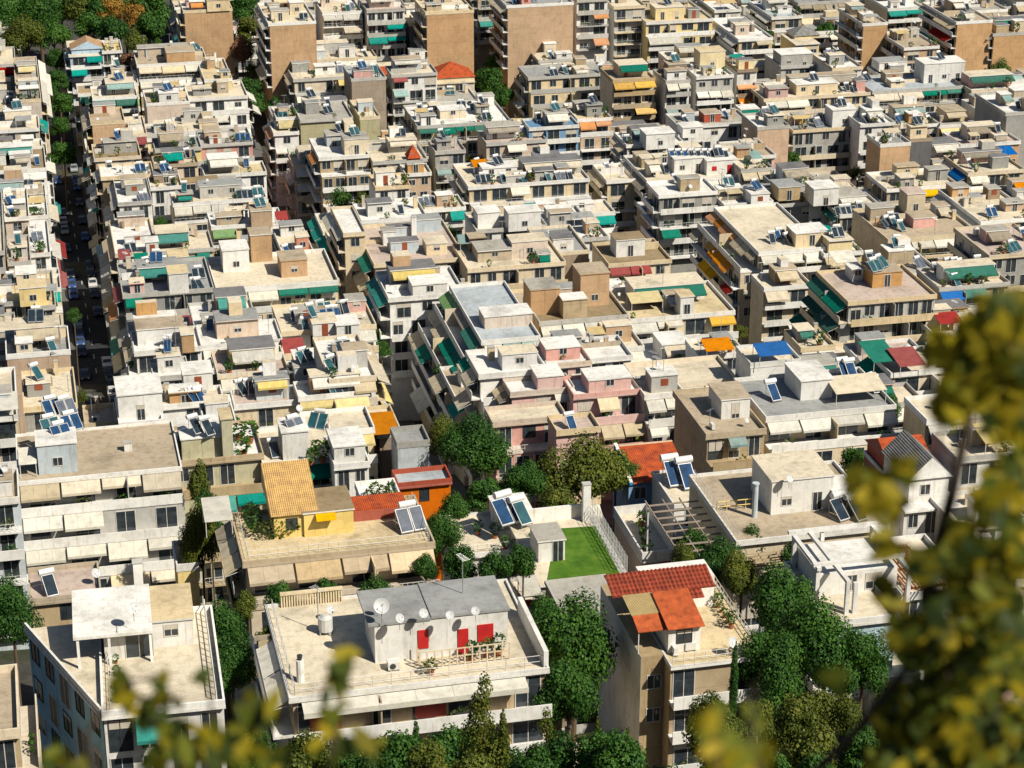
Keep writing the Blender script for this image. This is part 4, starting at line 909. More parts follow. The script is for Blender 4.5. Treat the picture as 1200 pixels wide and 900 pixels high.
B(356,438,512,488,'C','-yy|2.2w--|--', dz=0, roof='a', slab='W', ref='small cream house with one pale yellow awning', auto=False, items=[('D',350,478,1.3)])
B(445,470,512,498,'N','', left='xx|xx', dz=-1, roof='g', ref='narrow house with a tall brown side', auto=False)
B(466,503,524,506,'M','', dz=-.5, roof='g', slab='G', ref='white hut with grey flat roof', auto=False, H=10)
bo = B(466,528,570,556,'O','OOx|..', dz=-2.5, roof='b', slab='R', ref='orange-walled house with a grey roof', auto=False, items=[('H',470,556,30,30,4,'M','g','b'),('P',438,575,1.4)]) if False else B(466,528,570,556,'O','.x.|..', dz=-2.5, roof='b', slab='R', ref='orange-walled house with a grey roof', auto=False)
B(433,468,508,482,'R','', dz=-1, roof='a', auto=False, items=[('C',434,510,34,5,'o')], ref='low house under an orange canopy')
B(425,470,592,570,'W','-x|--', dz=-1, roof='w', slab='W', auto=False, ref='small white terrace with dark pots', items=[('P',440,580,1.2),('P',448,582,1.4),('P',458,581,1.2),('P',432,584,1.0)])
# terrace building with the yellow tiled penthouse
b4 = B(288,508,661,606,'C','cccc|2.8HHHH|--|--', left='kkk|HHH|--', dz=0, roof='y', slab='K', par=.45, fh=3.2, auto=False, rails=('r','s'), ref='big roof terrace with a yellow tiled penthouse',
    items=[('H',357,630,57,30,5,'Y','n','b'),('S',482,612,2,3,0,10,1.25)])
x, y = loc(b4, 318, 608, 0); i_pitch(b4, 322, 632, 48, 6.5, 2.5, 2.4, 'Y', 'yel', 's')
i_canopy(b4, 240, 612, 32, 3.5, 'w', 2.6, .9)
i_pitch(b4, 466, 606, 18, 3.0, 2.2, .5, 'Y', 'yel', 's') if False else None
m = MB(); xx, yy = loc(b4, 371, 605, 2.6); H4 = b4.H
m.hexa([(xx,yy,H4+2.0),(xx+1.9,yy,H4+2.0),(xx+1.9,yy+.9,H4+2.4),(xx,yy+.9,H4+2.4),(xx,yy,H4+2.05),(xx+1.9,yy,H4+2.05),(xx+1.9,yy+.9,H4+2.45),(xx,yy+.9,H4+2.45)], cloth_mat('Y')) ; m.build('door_awning', b4.root)
m = MB(); x0, y0 = loc(b4, 415, 612, 0); x1, y1 = loc(b4, 480, 612, 0); m.box(x0, x1, y0, y0+3.0, H4+.03, H4+1.1, wall_mat('R')); m.build('brick_wall', b4.root)
m = MB(); m.box(x0, x1, y0+.1, y0+2.9, H4+1.1, H4+1.35, tiles('red_tiles', (.40,.10,.045), (.22,.06,.035))); m.build('brick_wall_top', b4.root)
railing(b4, .3, .6, b4.w-.4, .6, 1.0); railing(b4, .3, .6, .3, b4.d-.5, 1.0); railing(b4, b4.w-.3, .6, b4.w-.3, b4.d-.5, 1.1)
m = MB(); bush(m, 3.4, 4.6, H4+1.1, 2.6, .8, 1.1, 420, OLIVE(), .17); bush(m, 1.5, 7.5, H4+1.2, 1.0, 2.4, 1.3, 350, GREEN(), .17); m.build('hedge_foliage', b4.root)
# low white house with solar panels
b7 = B(536,640,652,608,'L','.-|2.--|--', dz=-3.5, roof='a', slab='W', par=.3, fh=3.1, auto=False, ref='low white house with big blue panels', items=[('H',583,622,40,22,4,'W','w','b'),('S',597,603,2,0,2.0,20,1.45),('S',612,605,1,2,2.0,20,1.3)])
for q in ((560,622),(580,626),(603,640),(612,634),(622,640),(592,640)): i_plant(b7, q[0], q[1], rnd.uniform(.8, 1.2))
railing(b7, .2, .3, b7.w-.2, .3, .9)
# lawn terrace
bl = B(633,726,684,614,'L','..|..', dz=-4.0, roof='a', slab='W', par=0, H=8, auto=False, ref='bright green artificial lawn terrace', desc='flat terrace covered with bright green artificial lawn', name='lawn_terrace', cat='roof terrace')
m = MB(); lm, nt_, pb = _nodes('artificial_grass', .95, .1); n_ = _noise(nt_, _pos(nt_), .8, 4); n2_ = _noise(nt_, _pos(nt_), 12, 2)
nt_.links.new(_mix(nt_, .5, _ramp(nt_, n_, [(.25, (.045,.11,.014)), (.5, (.075,.17,.018)), (.72, (.13,.21,.03))]), _ramp(nt_, n2_, [(.35, (.7,.7,.6)), (.6, (1,1,1))]), 'MULTIPLY'), pb.inputs['Base Color'])
q4 = [loc(bl, 641, 681, 0), loc(bl, 727, 674, 0), loc(bl, 698, 617, 0), loc(bl, 652, 620, 0)]; m.hexa([(x, y, bl.H+.032) for x, y in q4]+[(x, y, bl.H+.06) for x, y in q4], lm); m.build('lawn', bl.root)
m = MB(); m.box(0, bl.w, bl.d-.25, bl.d, bl.H+.03, bl.H+1.5, wall_mat('W')); m.build('back_wall', bl.root)
i_hut(bl, 631, 660, 31, 27, 3.6, 'W', 's', 'b'); 
x, y, hw, hd, hh = bl.huts[0]
class _T: pass
t_ = _T(); t_.root = [c for c in bl.root.children if c.name.startswith('penthouse')][0]; bl.near = True
window(t_, lambda q: (q[0]+x, y-q[1], q[2]+bl.H), hw*.55, hw*.55+1.0, 0, .06, 2.2, True).name = 'door'
fm_ = MB(); 
for xx in (bl.w+.05, bl.w+.75):
    L = bl.d
    for z in (1.9, 1.3, .7): fm_.cyl((xx, 0, bl.H+z), (xx, L, bl.H+z), .025, .025, rail(), 4)
    for i in range(14): fm_.cyl((xx, L*i/13, bl.H-.5), (xx, L*i/13, bl.H+2.0), .035, .035, rail(), 4)
for i in range(60): q = L*i/59; fm_.cyl((bl.w+.75, q, bl.H), (bl.w+.75, q, bl.H+1.9), .012, .012, rail(), 3)
fm_.build('fence_frame', bl.root)
m = MB(); m.box(bl.w+.0, bl.w+.85, -.2, bl.d, bl.H-3, bl.H+.028, wall_mat('L')); m.build('fence_wall', bl.root)
chimney(bl, bl.w-.6, bl.d-1.4, 4.2, .8, 'W')
# blue house with orange tiled roof
b8 = B(737,790,566,538,'U','x-|--|--', left='..|..', dz=-1, roof='a', slab='W', par=0, fh=3.0, auto=False, ref='blue-walled house with an orange tiled roof', gable=1)
m = MB(); H = b8.H; tm = tiles('red_tiles', (.40,.10,.045), (.22,.06,.035)); W_, D_ = b8.w, b8.d
m.poly([(.4,-.4,H),(W_+1.6,-.4,H),(W_+1.6,D_,H+1.7),(.4,D_,H+1.7)], tm); m.build('tiled_roof', b8.root)
m = MB(); m.hexa([(-.02,-.4,H-.1),(.35,-.4,H-.1),(.35,D_,H-.1),(-.02,D_,H-.1),(-.02,-.4,H+.25),(.35,-.4,H+.25),(.35,D_,H+2.0),(-.02,D_,H+2.0)], wall_mat('U'), wall_mat('W')); m.build('gable_wall', b8.root)
m = MB(); m.box(.36, W_+1.6, D_-.3, D_, H, H+1.69, wall_mat('C')); m.poly([(W_+1.6,-.4,H),(W_+1.6,D_,H),(W_+1.6,D_,H+1.7)], wall_mat('C')); m.build('back_wall', b8.root)
b8b = B(790,836,592,554,'W','-|--', dz=-1.5, roof='a', slab='W', par=.15, auto=False, ref='white lean-to roof carrying two blue heaters', items=[('S',789,560,1,0,0,5,1.5),('S',806,563,1,0,0,5,1.5)])
b8c = B(752,790,656,604,'Q','.r|--', dz=-5, roof='a', slab='W', par=1.0, auto=False, H=9, ref='sunken patio with a pinkish parapet', desc='sunken roof patio framed by a pinkish parapet')
for q in ((738,622),(741,634),(744,645),(738,612)): i_plant(b8c, q[0]+14, q[1], 1.1)
# wide white terrace building with the pergola
b9 = B(862,1040,636,560,'C','.....|..|--', left='', dz=0, roof='t', slab='W', par=.35, fh=3.2, auto=False, ref='wide white terrace building with a broad cabin', items=[('H',903,604,74,42,6,'W','a',''),('H',978,602,26,24,4,'W','w','b'),('D',925,560,1.2,3.2),('S',990,598,2,1,0,20,1.2),('S',1005,600,1,1,0,20,1.2)])
m = MB(); x, y = loc(b9, 884, 606, 0); m.cyl((x,y,b9.H), (x,y,b9.H+3.6), .28, .28, wall_mat('M'), 10); m.cyl((x,y,b9.H+3.6), (x,y,b9.H+3.75), .36, .36, wall_mat('M'), 10); m.build('chimney', b9.root)
railing(b9, .3, .4, .3, b9.d-.4, 1.1); railing(b9, .3, b9.d*.45, 4.2, b9.d*.45, 1.1, mat=wall_mat('Y'), t=.05)
m = MB(); H = b9.H
for i in range(9): q = b9.w*.02 + i*b9.w*.115; m.box(q, q+.12, -2.6, -.5, H-1.2, H-1.05, wall_mat('K'))
for yy in (-.9, -1.5, -2.1, -2.6): m.box(0, b9.w, yy, yy+.07, H-1.0, H-.9, wall_mat('K'))
for z in (-1.5, -2.0, -2.5): m.box(0, b9.w, -.6, -.5, H+z, H+z+.12, wall_mat('K'))
m.build('front_pergola', b9.root)
m = MB()
for i in range(8): q = b9.d*.1 + i*b9.d*.1; m.box(-5.2, 0, q, q+.12, H-1.3, H-1.16, wall_mat('N'))
for q in (-5.2, -3.4, -1.6): m.box(q, q+.1, b9.d*.05, b9.d*.9, H-1.5, H-1.31, wall_mat('N'))
for q in (-5.1,): m.box(q, q+.15, b9.d*.05, b9.d*.05+.15, 3, H-1.5, wall_mat('L')); m.box(q, q+.15, b9.d*.85, b9.d*.85+.15, 3, H-1.5, wall_mat('L'))
m.build('side_pergola', b9.root)
# white modern house with open frames
b10 = B(973,1050,732,664,'Z','..|--|--', left='..|--', dz=-1.5, roof='a', slab='W', par=.5, fh=3.3, auto=False, parc='W', ref='white modern house with open concrete frames', rails=('s',))
W_, D_, H = b10.w, b10.d, b10.H; wm = wall_mat('W')
m = MB(); m.box(W_*.12, W_+2.0, D_*.45, D_-.2, H+.03, H+2.2, wm, top=roof_mat('w')); m.build('upper_floor', b10.root)
m = MB()
for (xa, ya) in ((.2, D_*.40), (.2, D_-.6), (W_*.30, D_*.12), (W_*.42, D_*.12), (W_+1.8, D_*.2), (W_*.5, D_-.1), (W_+1.8, D_-.1)): m.box(xa, xa+.35, ya, ya+.35, H+.03, H+3.0, wm)
for (xa, xb, ya, yb) in ((.18, .58, D_*.38, D_-.2), (W_*.30, W_*.30+.4, D_*.12, D_+.3), (W_+1.76, W_+2.2, D_*.2, D_+.3)): m.box(xa, xb, ya, yb, H+3.0, H+3.3, wm)
for ya in (D_*.40, D_-.15): m.box(-.1, W_+2.4, ya, ya+.35, H+3.302, H+3.6, wm)
m.build('concrete_frame', b10.root)
t_.root = [c for c in b10.root.children if c.name.startswith('upper_floor')][0]
Mq = lambda q: (q[0], D_*.45-q[1], q[2]+b10.H); window(t_, Mq, W_*.55, W_*.55+.9, 0, .3, 1.8, True); window(t_, Mq, W_*.85, W_*.85+1.4, 0, .3, 1.8, True)
b10b = B(1055,1135,700,640,'W','-k-|---|--', dz=-2, roof='a', slab='W', auto=False, ref='white house with a slatted orange-brown terrace roof', items=[])
i_pergola(b10b, 1060, 690, 50, 5, 2.6, 12, flat('rust_slats', (.35,.10,.03), .7)); i_pergola(b10b, 1045, 668, 40, 4, 2.6, 12, flat('rust_slats', (.35,.10,.03), .7))
# row behind it, half hidden by the leaves
B(1040,1110,560,530,'R','-x|--', dz=-1, par=.2, auto=False, roof='n', ref='low red-roofed house among the leaves', items=[('T',1043,560,48,5,7,1.5,1.8,'R','red','x')])
B(1060,1125,598,560,'W','x-x|--', dz=-1, par=0, auto=False, roof='w', ref='white house with dark green roof slopes', items=[('T',1064,590,48,5,7,2.8,2.4,'W','gry','y')])
B(1120,1200,620,585,'W','kx-|--', dz=-2, auto=True); B(1135,1225,690,650,'W','-k-|--', dz=-2, auto=True)
B(1128,1215,790,740,'P','-x-|x-x|--', dz=-3, auto=False, roof='a', slab='W', ref='pinkish-white house seen through the leaves')
B(1020,1075,800,775,'W','-x|--', dz=-7, auto=False, roof='a', slab='W', H=9, ref='small white balcony block beneath the trees')
B(983,1032,610,575,'G','', dz=-1, auto=False, roof='g', ref='grey triangular wall beside the white cabin', H=14) if False else None
# grey textured roof block, and lower roofs left of it
b5 = B(660,731,722,682,'N','.--|--', dz=-4.2, roof='s', slab='L', par=.12, auto=False, ref='weathered grey slab roof beside the orange roofs', fh=3.0)
B(610,668,708,682,'C','.-|--', dz=-6, roof='a', auto=False, ref='low cream roofs with a small tent-like skylight', items=[('C',616,703,26,3,'b'),('H',582,704,20,18,3,'W','w','b')] if False else [('C',614,700,22,3,'w')])
B(575,640,738,716,'R','--|--', dz=-7, roof='g', slab='R', auto=False, ref='low brick outbuilding behind the white penthouse')
# orange-roofed building
b3 = B(786,893,780,690,'K','-.-|-.-|--', left='', dz=-1.0, roof='y', slab='W', par=.1, fh=3.2, auto=False, ref='house with bright orange metal roofs', rails=('s',), bal=1.3)
W_, D_, H = b3.w, b3.d, b3.H
wx0, wy0 = loc(b3, 751, 770, 0)
m = MB(); m.box(wx0, -.02, wy0-.2, D_+1, 0, H+.1, wall_mat('K')); wg = m.build('front_wing', b3.root); m = MB(); m.box(wx0-.03, wx0-.002, wy0-.19, D_+.99, 0, H+.09, wall_mat('W')); m.build('side_render', b3.root)
t_.root = wg; Mq = lambda q: (q[0]+wx0, wy0-.2-q[1], q[2]+b3.H)
ww = -.02-wx0
window(t_, Mq, ww*.28, ww*.28+1.1, 0, -2.9, -1.7, True); window(t_, Mq, ww*.28, ww*.28+1.1, 0, -6.0, -4.8, True)
Ml = lambda q: (wx0-q[1], wy0+q[0], q[2]+b3.H)
window(t_, Ml, 3, 4.2, 0, -3.0, -1.6, True); window(t_, Ml, 9, 10.2, 0, -3.0, -1.6, True)
om = flat('orange_metal', (.46,.10,.03), .65, 0, .3, .4)
def slope(px, py, wpx, d, z0, z1, mat, nm, corr=None):
    x, y = loc(b3, px, py, z0); s = pxm(b3, x, y); w_ = wpx/(s*.975); mm = MB(); H = b3.H
    n = int(w_/.35) if corr else 1
    for i in range(n):
        xa, xb = x+w_*i/n, x+w_*(i+1)/n; xm = (xa+xb)/2; zq = .10 if corr else 0
        for (p, q, h0, h1) in (((xa, xm, 0, zq), (xm, xb, zq, 0)) if corr else ((xa, xb, 0, 0),)):
            mm.hexa([(p,y,H+z0-.08),(q,y,H+z0-.08),(q,y+d,H+z1-.08),(p,y+d,H+z1-.08),(p,y,H+z0+h0),(q,y,H+z0+h1),(q,y+d,H+z1+h1),(p,y+d,H+z1+h0)], mat)
    mm.build(nm, b3.root); return x, y, w_
rt = tiles('red_sheet', (.33,.065,.035), (.20,.045,.025), .4, 1)
slope(718, 700, 122, 2.6, 2.9, 3.6, rt, 'corrugated_roof', True)
slope(800, 702, 26, 1.4, 2.5, 2.9, rt, 'small_roof', True)
x, y, w_ = slope(783, 738, 44, 4.8, 2.5, 3.4, om, 'orange_roof')
m = MB(); m.box(x+.2, x+w_-.2, y+.5, y+4.6, H+.03, H+2.5, wall_mat('W')); ph = m.build('penthouse', b3.root); t_.root = ph; window(t_, lambda q: (q[0]+x, y+.5-q[1], q[2]+b3.H), w_*.3, w_*.3+1.2, 0, .9, 2.0, True)
x2, y2, w2 = slope(748, 741, 38, 1.8, 2.2, 2.7, om, 'lower_orange_roof')
m = MB(); 
for i in range(22): q = x2+w2*i/21; m.cyl((q, y2+1.8, H+2.72), (q-.1, y2+4.4, H+3.2), .06, .06, flat('bamboo', (.55,.42,.20), .8), 5)
m.build('bamboo_slats', b3.root)
for q in (x2+.1, x2+w2-.1): m = MB(); m.cyl((q, y2+.2, H+.1), (q, y2+.2, H+2.2), .06, .06, rail(), 5); m.build('post', b3.root)
m = MB(); bx, by = loc(b3, 790, 690, 2); m.box(bx-2.5, bx+3.5, by, by+3, H+.03, H+2.85, wall_mat('W')); m.build('rear_cabin', b3.root); b3.huts += [(x,y,w_,6,3)]
railing(b3, W_-.2, .2, W_-.2, D_, 1.0, mat=wall_mat('C'), t=.04); railing(b3, .2, .1, W_-.2, .1, .9)
for i in range(7): plant(b3, W_-1.1, D_*.35 + i*.9, rnd.uniform(.5, .9))
i_dish(b3, 888, 800, 1.4); ac(b3, .8, 1.6); ac(b3, 2.2, 1.9)
# white building with red doors
b2 = B(343,641,818,712,'K','-.---.-|------|--', left='ww-|---', right='', dz=0, roof='a', slab='W', par=.25, fh=3.2, auto=False, ref='white penthouse building with red doors', rails=('s','s'), bal=1.6)
W_, D_, H = b2.w, b2.d, b2.H
# long white canvas fascia over the upper balcony
m = MB(); 
for i in range(6):
    xa, xb = .6+ (W_-2.4)*i/6, .6+(W_-2.4)*(i+1)/6-.02; m.hexa([(xa,-.5,H-.30),(xb,-.5,H-.30),(xb,-1.6,H-.6),(xa,-1.6,H-.6),(xa,-.5,H-.22),(xb,-.5,H-.22),(xb,-1.6,H-.53),(xa,-1.6,H-.53)], cloth_mat('w'))
m.box(.6, W_-1.8, -1.64, -1.6, H-.95, H-.51, cloth_mat('w')); m.build('awning', b2.root)
for (a, z) in ((1.2,-3.1),(9.2,-3.1),(2.2,-6.3)):
    m = MB(); m.box(a, a+2.4, -.06, .03, H+z+.05, H+z+2.4, flat('brick_red_door', (.33,.03,.02), .6)); m.build('door', b2.root)
hx, hy = loc(b2, 440, 778, 0); gx, gy = loc(b2, 596, 762, 0); s_ = pxm(b2, hx, hy)
hw = 155/(s_*.975); hh = 3.3
m = MB(); m.box(hx, hx+hw, hy, hy+4.6, H+.03, H+hh, wall_mat('W')); ho = m.build('penthouse', b2.root); b2.huts.append((hx, hy, hw, 4.6, hh))
m = MB(); m.box(hx-.5, hx+hw*.42, hy-.1, hy+5.4, H+hh, H+hh+.22, roof_mat('g')); m.box(hx+hw*.42+.02, hx+hw+.15, hy-.1, hy+5.4, H+hh+.10, H+hh+.32, roof_mat('g')); m.build('penthouse_roof', ho)
rs = flat('red_shutter', (.50,.01,.015), .5)
for (fa, fb, za, zb) in ((.32,.40,.9,2.5),(.62,.70,.05,2.2),(.77,.89,.9,2.4)):
    m = MB(); m.box(hx+hw*fa, hx+hw*fb, hy-.07, hy+.02, H+za, H+zb, rs); m.build('red_shutter' if za > .5 else 'red_door', ho)
i_dish(b2, 447, 716, 1.8, 3.5); i_dish(b2, 468, 722, 1.1, 3.5); i_dish(b2, 496, 716, 1.1, 3.5); i_dish(b2, 527, 717, 1.0, 3.5); i_dish(b2, 557, 712, 1.0, 3.5); i_dish(b2, 442, 706, .9, 3.5); i_dish(b2, 386, 712, 1.1)
antenna(b2, hx+hw*.72, hy+3, 3.5, 3.5); antenna(b2, hx-3.5, hy+6, 4)
railing(b2, 0.2, .3, W_-.2, .3, 1.0, step=1.4); railing(b2, .2, .3, .2, D_-.5, 1.0, step=1.4)
# cream lattice terrace fence in front of the penthouse
cx0, cy0 = loc(b2, 492, 785, 0); cx1, cy1 = loc(b2, 595, 768, 0)
cf = wall_mat('C'); fen = MB()
L = cx1-cx0
for i in range(13): q = cx0+L*i/12; fen.box(q-.05, q+.05, cy0-.05, cy0+.05, H+.03, H+1.5, cf)
for z in (.15, .8, 1.45): fen.box(cx0, cx1, cy0-.03, cy0+.03, H+z, H+z+.08, cf)
for i in range(3): q = cy0 + (hy-cy0)*i/3; fen.box(cx0-.04, cx0+.04, q, q+.08, H+.03, H+1.5, cf)
fen.build('terrace_fence_frame', b2.root)
m = MB()
for i in range(24): q = 1.0 + (hx-2.0)*i/23; m.box(q-.06, q+.06, D_-.35, D_-.15, H+.03, H+1.15, wall_mat('C'))
m.box(.9, hx-.9, D_-.45, D_-.05, H+1.15, H+1.3, wall_mat('C')); m.build('balustrade', b2.root)
m = MB(); m.box(W_-.25, W_+.12, 0, D_*.62, H+.03, H+1.5, wall_mat('W')); m.build('end_wall', b2.root)
m = MB(); qx, qy = loc(b2, 336, 805, 0); m.cyl((.9, 2.2, H), (.9, 2.2, H+1.9), .30, .30, wall_mat('W'), 10); m.cyl((.9, 2.2, H+1.9), (.9, 2.2, H+2.3), .16, .22, dark(), 8); m.build('chimney', b2.root)
ac(b2, hx+1.2, hy-1.3); ac(b2, hx+1.2, hy-.9); tank(b2, hx-3, hy+5.5)
for q in ((552,768),(570,764),(584,762),(505,784)): i_plant(b2, q[0], q[1], 1.0)
# white building at the lower left, its shaded side coloured blue
b1 = B(121,262,838,728,'W','-t-x|----|--', left='', rot=-2, dz=0, roof='a', slab='W', par=.5, fh=3.2, auto=False, ref='pale blue side-walled building at bottom left', rails=('s',))
W_, D_, H = b1.w, b1.d, b1.H
xb_, yb_ = loc(b1, 32, 737, 0); LL = math.hypot(xb_, yb_); ux, uy = xb_/LL, yb_/LL
def Mw(q): return (-.06 + ux*q[0] - uy*q[1], .06 + uy*q[0] + ux*q[1]*-1*-1 if False else .06 + uy*q[0] - (-ux)*q[1], q[2]+b1.H)
m = MB(); P3 = [(-.06,.02), (-.06, D_), (xb_, yb_)]
m.v += [(x, y, 0) for x, y in P3] + [(x, y, H+.01) for x, y in P3]; kz = m.mi(wall_mat('Z')); kr = m.mi(roof_mat('a'))  # blue side: the shade on a white wall is put into its colour
m.f += [(0,1,2), (3,5,4), (0,2,5,3), (0,3,4,1), (1,4,5,2)]; m.m += [kz, kr, kz, kz, kz]; m.build('side_wing', b1.root)
m = MB(); m.box(0, LL, -.3, .25, -.2, .02, wall_mat('W'), M=Mw); m.box(.05, LL, -.02, .16, .021, .55, wall_mat('W'), M=Mw); m.build('side_parapet', b1.root)
b1.rails = ('s','r'); facade(b1, Mw, LL, parse('xx-xx|x-x-x|xx-xx|x-x-x|xx'), H, True, 5, 'Z', 'M', .9, .3)
hx, hy = loc(b1, 114, 775, 0); s_ = pxm(b1, hx, hy); hw = 60/(s_*.975)
m = MB(); m.box(hx+.6, hx+hw, hy, hy+5.5, H+.03, H+2.75, wall_mat('W')); ho = m.build('penthouse', b1.root); t_.root = ho; b1.huts.append((hx, hy, hw, 5.5, 3))
window(t_, lambda q: (q[0]+hx, hy-q[1], q[2]+b1.H), 2.2, 4.2, 0, .06, 2.2, True)
m = MB(); m.hexa([(hx-1.6,hy-1.0,H+2.5),(hx+hw+.3,hy-1.0,H+2.5),(hx+hw+.3,hy+5.2,H+3.2),(hx-1.6,hy+5.2,H+3.2),(hx-1.6,hy-1.0,H+2.75),(hx+hw+.3,hy-1.0,H+2.75),(hx+hw+.3,hy+5.2,H+3.45),(hx-1.6,hy+5.2,H+3.45)], roof_mat('w'))
m.box(hx+hw*.42, hx+hw*.42+.12, hy-.9, hy+.0, H+2.76, H+2.9, wall_mat('W')); m.build('canopy_roof', ho)
for q in (hx-1.4, hx+.9, hx+hw): m = MB(); m.box(q, q+.2, hy-.9, hy-.7, H+.03, H+2.5, wall_mat('W')); m.build('post', ho)
i_hut(b1, 176, 760, 50, 34, 5.5, 'W', 'y', '')
i_dish(b1, 156, 712, 1.3, 3.6); chimney(b1, hx+hw-.8, hy+6.5, 4.6, .7, 'W')
railing(b1, W_-.5, .3, W_-.5, D_, 1.1, mat=wall_mat('W'), t=.05); railing(b1, .5, .3, .5, D_, .8, t=.03)
for i in range(7): plant(b1, 1.1, 1.5+i*1.9, rnd.uniform(.45, .8))
B(36,118,706,672,'K','.x-|--', dz=-3.5, roof='p', slab='K', auto=False, ref='low beige roof with one slanted panel', items=[('S',59,688,1,1,0,15,1.1),('D',117,672,1.4),('C',82,700,26,4,'y')] if False else [('S',59,688,1,1,0,15,1.1),('D',117,672,1.4)])
B(208,232,668,640,'Y','', dz=-3, roof='y', H=11, auto=False, ref='narrow yellowish annex beside the hedge alley')
B(-60,22,868,795,'K','--|--', right='--|--|--', dz=0, roof='t', slab='C', auto=False, ref='beige corner terrace at the left edge')
B(735,770,845,818,'N','--|--', dz=-9, roof='n', slab='N', auto=False, H=7, ref='small ochre house between the trees')
B(610,720,900,880,'C','-x-|--', dz=-11, roof='a', auto=False, H=6)
# ---------------- lots between the drawn houses ----------------
def uv_rect(b):
    u0, v0 = uv(b.P0); return (u0, u0+b.w, v0-b.S-(1.2 if b.filler else b.gap), v0+b.d)
def fill():
    rects = [uv_rect(b) for b in BLDS]
    for (a, c_, e, g) in STREETS: rects.append((a+.3, c_-.3, e, g))
    keep = []                                        # gardens and the view of lower fronts stay clear
    for (x0, x1, y0, y1) in ((500,735,470,600), (220,300,560,760), (0,60,650,770), (640,720,690,900), (880,1030,640,900), (0,200,0,50), (280,312,0,170), (560,600,60,170)):
        keep.append((x0, x1, y0, y1))
    n = 0; v = v_at(110, 520)
    f_r = random.Random(11)
    edges = [-140, UA[0]-34, UA[0]-17, UA[0], UA[1], (UA[1]*2+UB[0])/3, (UA[1]+UB[0]*2)/3, UB[0], UB[1], (UB[1]*2+UF[0])/3, (UB[1]+UF[0]*2)/3, UF[0], UF[1], UC[0], UC[1], (UC[1]+UD[0])/2, UD[0], UD[1], UD[1]+15, UD[1]+30, UD[1]+45, UD[1]+60, UD[1]+75, UD[1]+92, UD[1]+110]
    v1 = v_at(600, -75)
    while v < v1:
        dp = f_r.uniform(9, 12)
        for a, c_ in zip(edges, edges[1:]):
            u = a + .2
            while u < c_-3.5:
                w_ = min(f_r.choice((f_r.uniform(8, 12), f_r.uniform(13, 20))), c_-u-.2)
                if c_ - (u+w_) < 4: w_ = c_-u-.2
                # shrink against what is there
                lo, hi, e, g = u, u+w_, v, v+dp
                bad = False
                for (r0, r1, r2, r3) in rects:
                    ou = min(hi, r1)-max(lo, r0); ov = min(g, r3+.1)-max(e, r2-.1)
                    if ou > .4 and ov > .4:
                        if ov < (g-e)*.45 and (g-e)-ov > 5:
                            if r2 > e: g = r2-.15
                            else: e = r3+.15
                        elif ou < (hi-lo)*.45 and (hi-lo)-ou > 5:
                            if r0 > lo: hi = r0-.15
                            else: lo = r1+.15
                        else: bad = True; break
                if not bad and hi-lo > 4.5 and g-e > 4.5:
                    for (r0, r1, r2, r3) in rects:
                        if min(hi, r1)-max(lo, r0) > .2 and min(g, r3)-max(e, r2) > .2: bad = True; break
                else: bad = True
                if not bad:
                    x, y = xy(lo, e); dz = f_r.choice((-7,-5.5,-4.2,-3,-1.5,-.3)); P = Vector((x, y, surf(y)+dz)); q = proj(P)
                    xm, ym = xy(hi, g); q2 = proj(Vector((xm, ym, surf(ym)+dz)))
                    mx, my = (q[0]+q2[0])/2, (q[1]+q2[1])/2
                    if -25 < mx < 1235 and -45 < my < 520 and not any(k[0] < mx < k[1] and k[2] < my < k[3] for k in keep) and not (my < 60 and mx < 215):
                        # keep the fronts behind in view
                        wall = f_r.choice('WWWCCCKQTLPYG'); aw = f_r.choice(('ww','k-','-w','--','tt','ww','g-','y-','ww','nn','kk','wk','ww'))
                        B(q[0], 0, q[1], 0, wall, (aw*2 if hi-lo > 13 else aw)+'|2.2'+f_r.choice(('--','kk','ww','H-','-w','ww'))*(2 if hi-lo > 13 else 1)+'|2--', dz=dz, roof=f_r.choice('aaawgtpss'), w=hi-lo, d=g-e, left='' if u > a+1 else f_r.choice(('xx|ww|--','-k|x-','tt|xx|--','x-|--')), right='' if c_-hi > 1 else 'xx|xx', nlev=3, filler=True, name='apartment_block' if hi-lo > 9.5 else 'town_house', cat='apartment block' if hi-lo > 9.5 else 'town house')
                        rects.append((lo, hi, e, g)); n += 1
                u += w_ + .1
        v += dp + f_r.choice((.2, .2, 3.5))
    print('FILLED', n)
    return rects
RECTS = fill()
RECTS0 = [(uv(b.P0)[0], uv(b.P0)[0]+b.w, uv(b.P0)[1]-b.S-1.5, uv(b.P0)[1]+b.d) for b in BLDS]
def _bad(u, v): return any(r0-1.6 < u < r1+1.6 and r2-1.2 < v < r3+1.2 for r0, r1, r2, r3 in RECTS0)
def yards():
    t_r = random.Random(9); n = 0; spots = []
    for _ in range(6000):
        if n >= 75: break
        px, py = t_r.uniform(0, 1200), t_r.uniform(20, 500); P = at(px, py, -8); u, v = uv(P)
        if _bad(u, v) or any((u-a)**2+(v-c_)**2 < 40 for a, c_ in spots) or any(a < u < c_ and e < v < g for a, c_, e, g in STREETS): continue
        spots.append((u, v)); q = proj(Vector((P.x, P.y, P.z+t_r.uniform(0, 4)))); s = FP/q[2]
        tree(q[0], q[1], t_r.uniform(2.0, 3.4)*s, t_r.choice(('small courtyard tree', 'leafy back-yard tree', 'bushy tree squeezed between blocks')), 'round', t_r.choice((GREEN(), OLIVE())), dist=q[2], n=2500, hr=1.2); THINGS[-1]['yard'] = True; n += 1
    print('YARD', n)
yards()
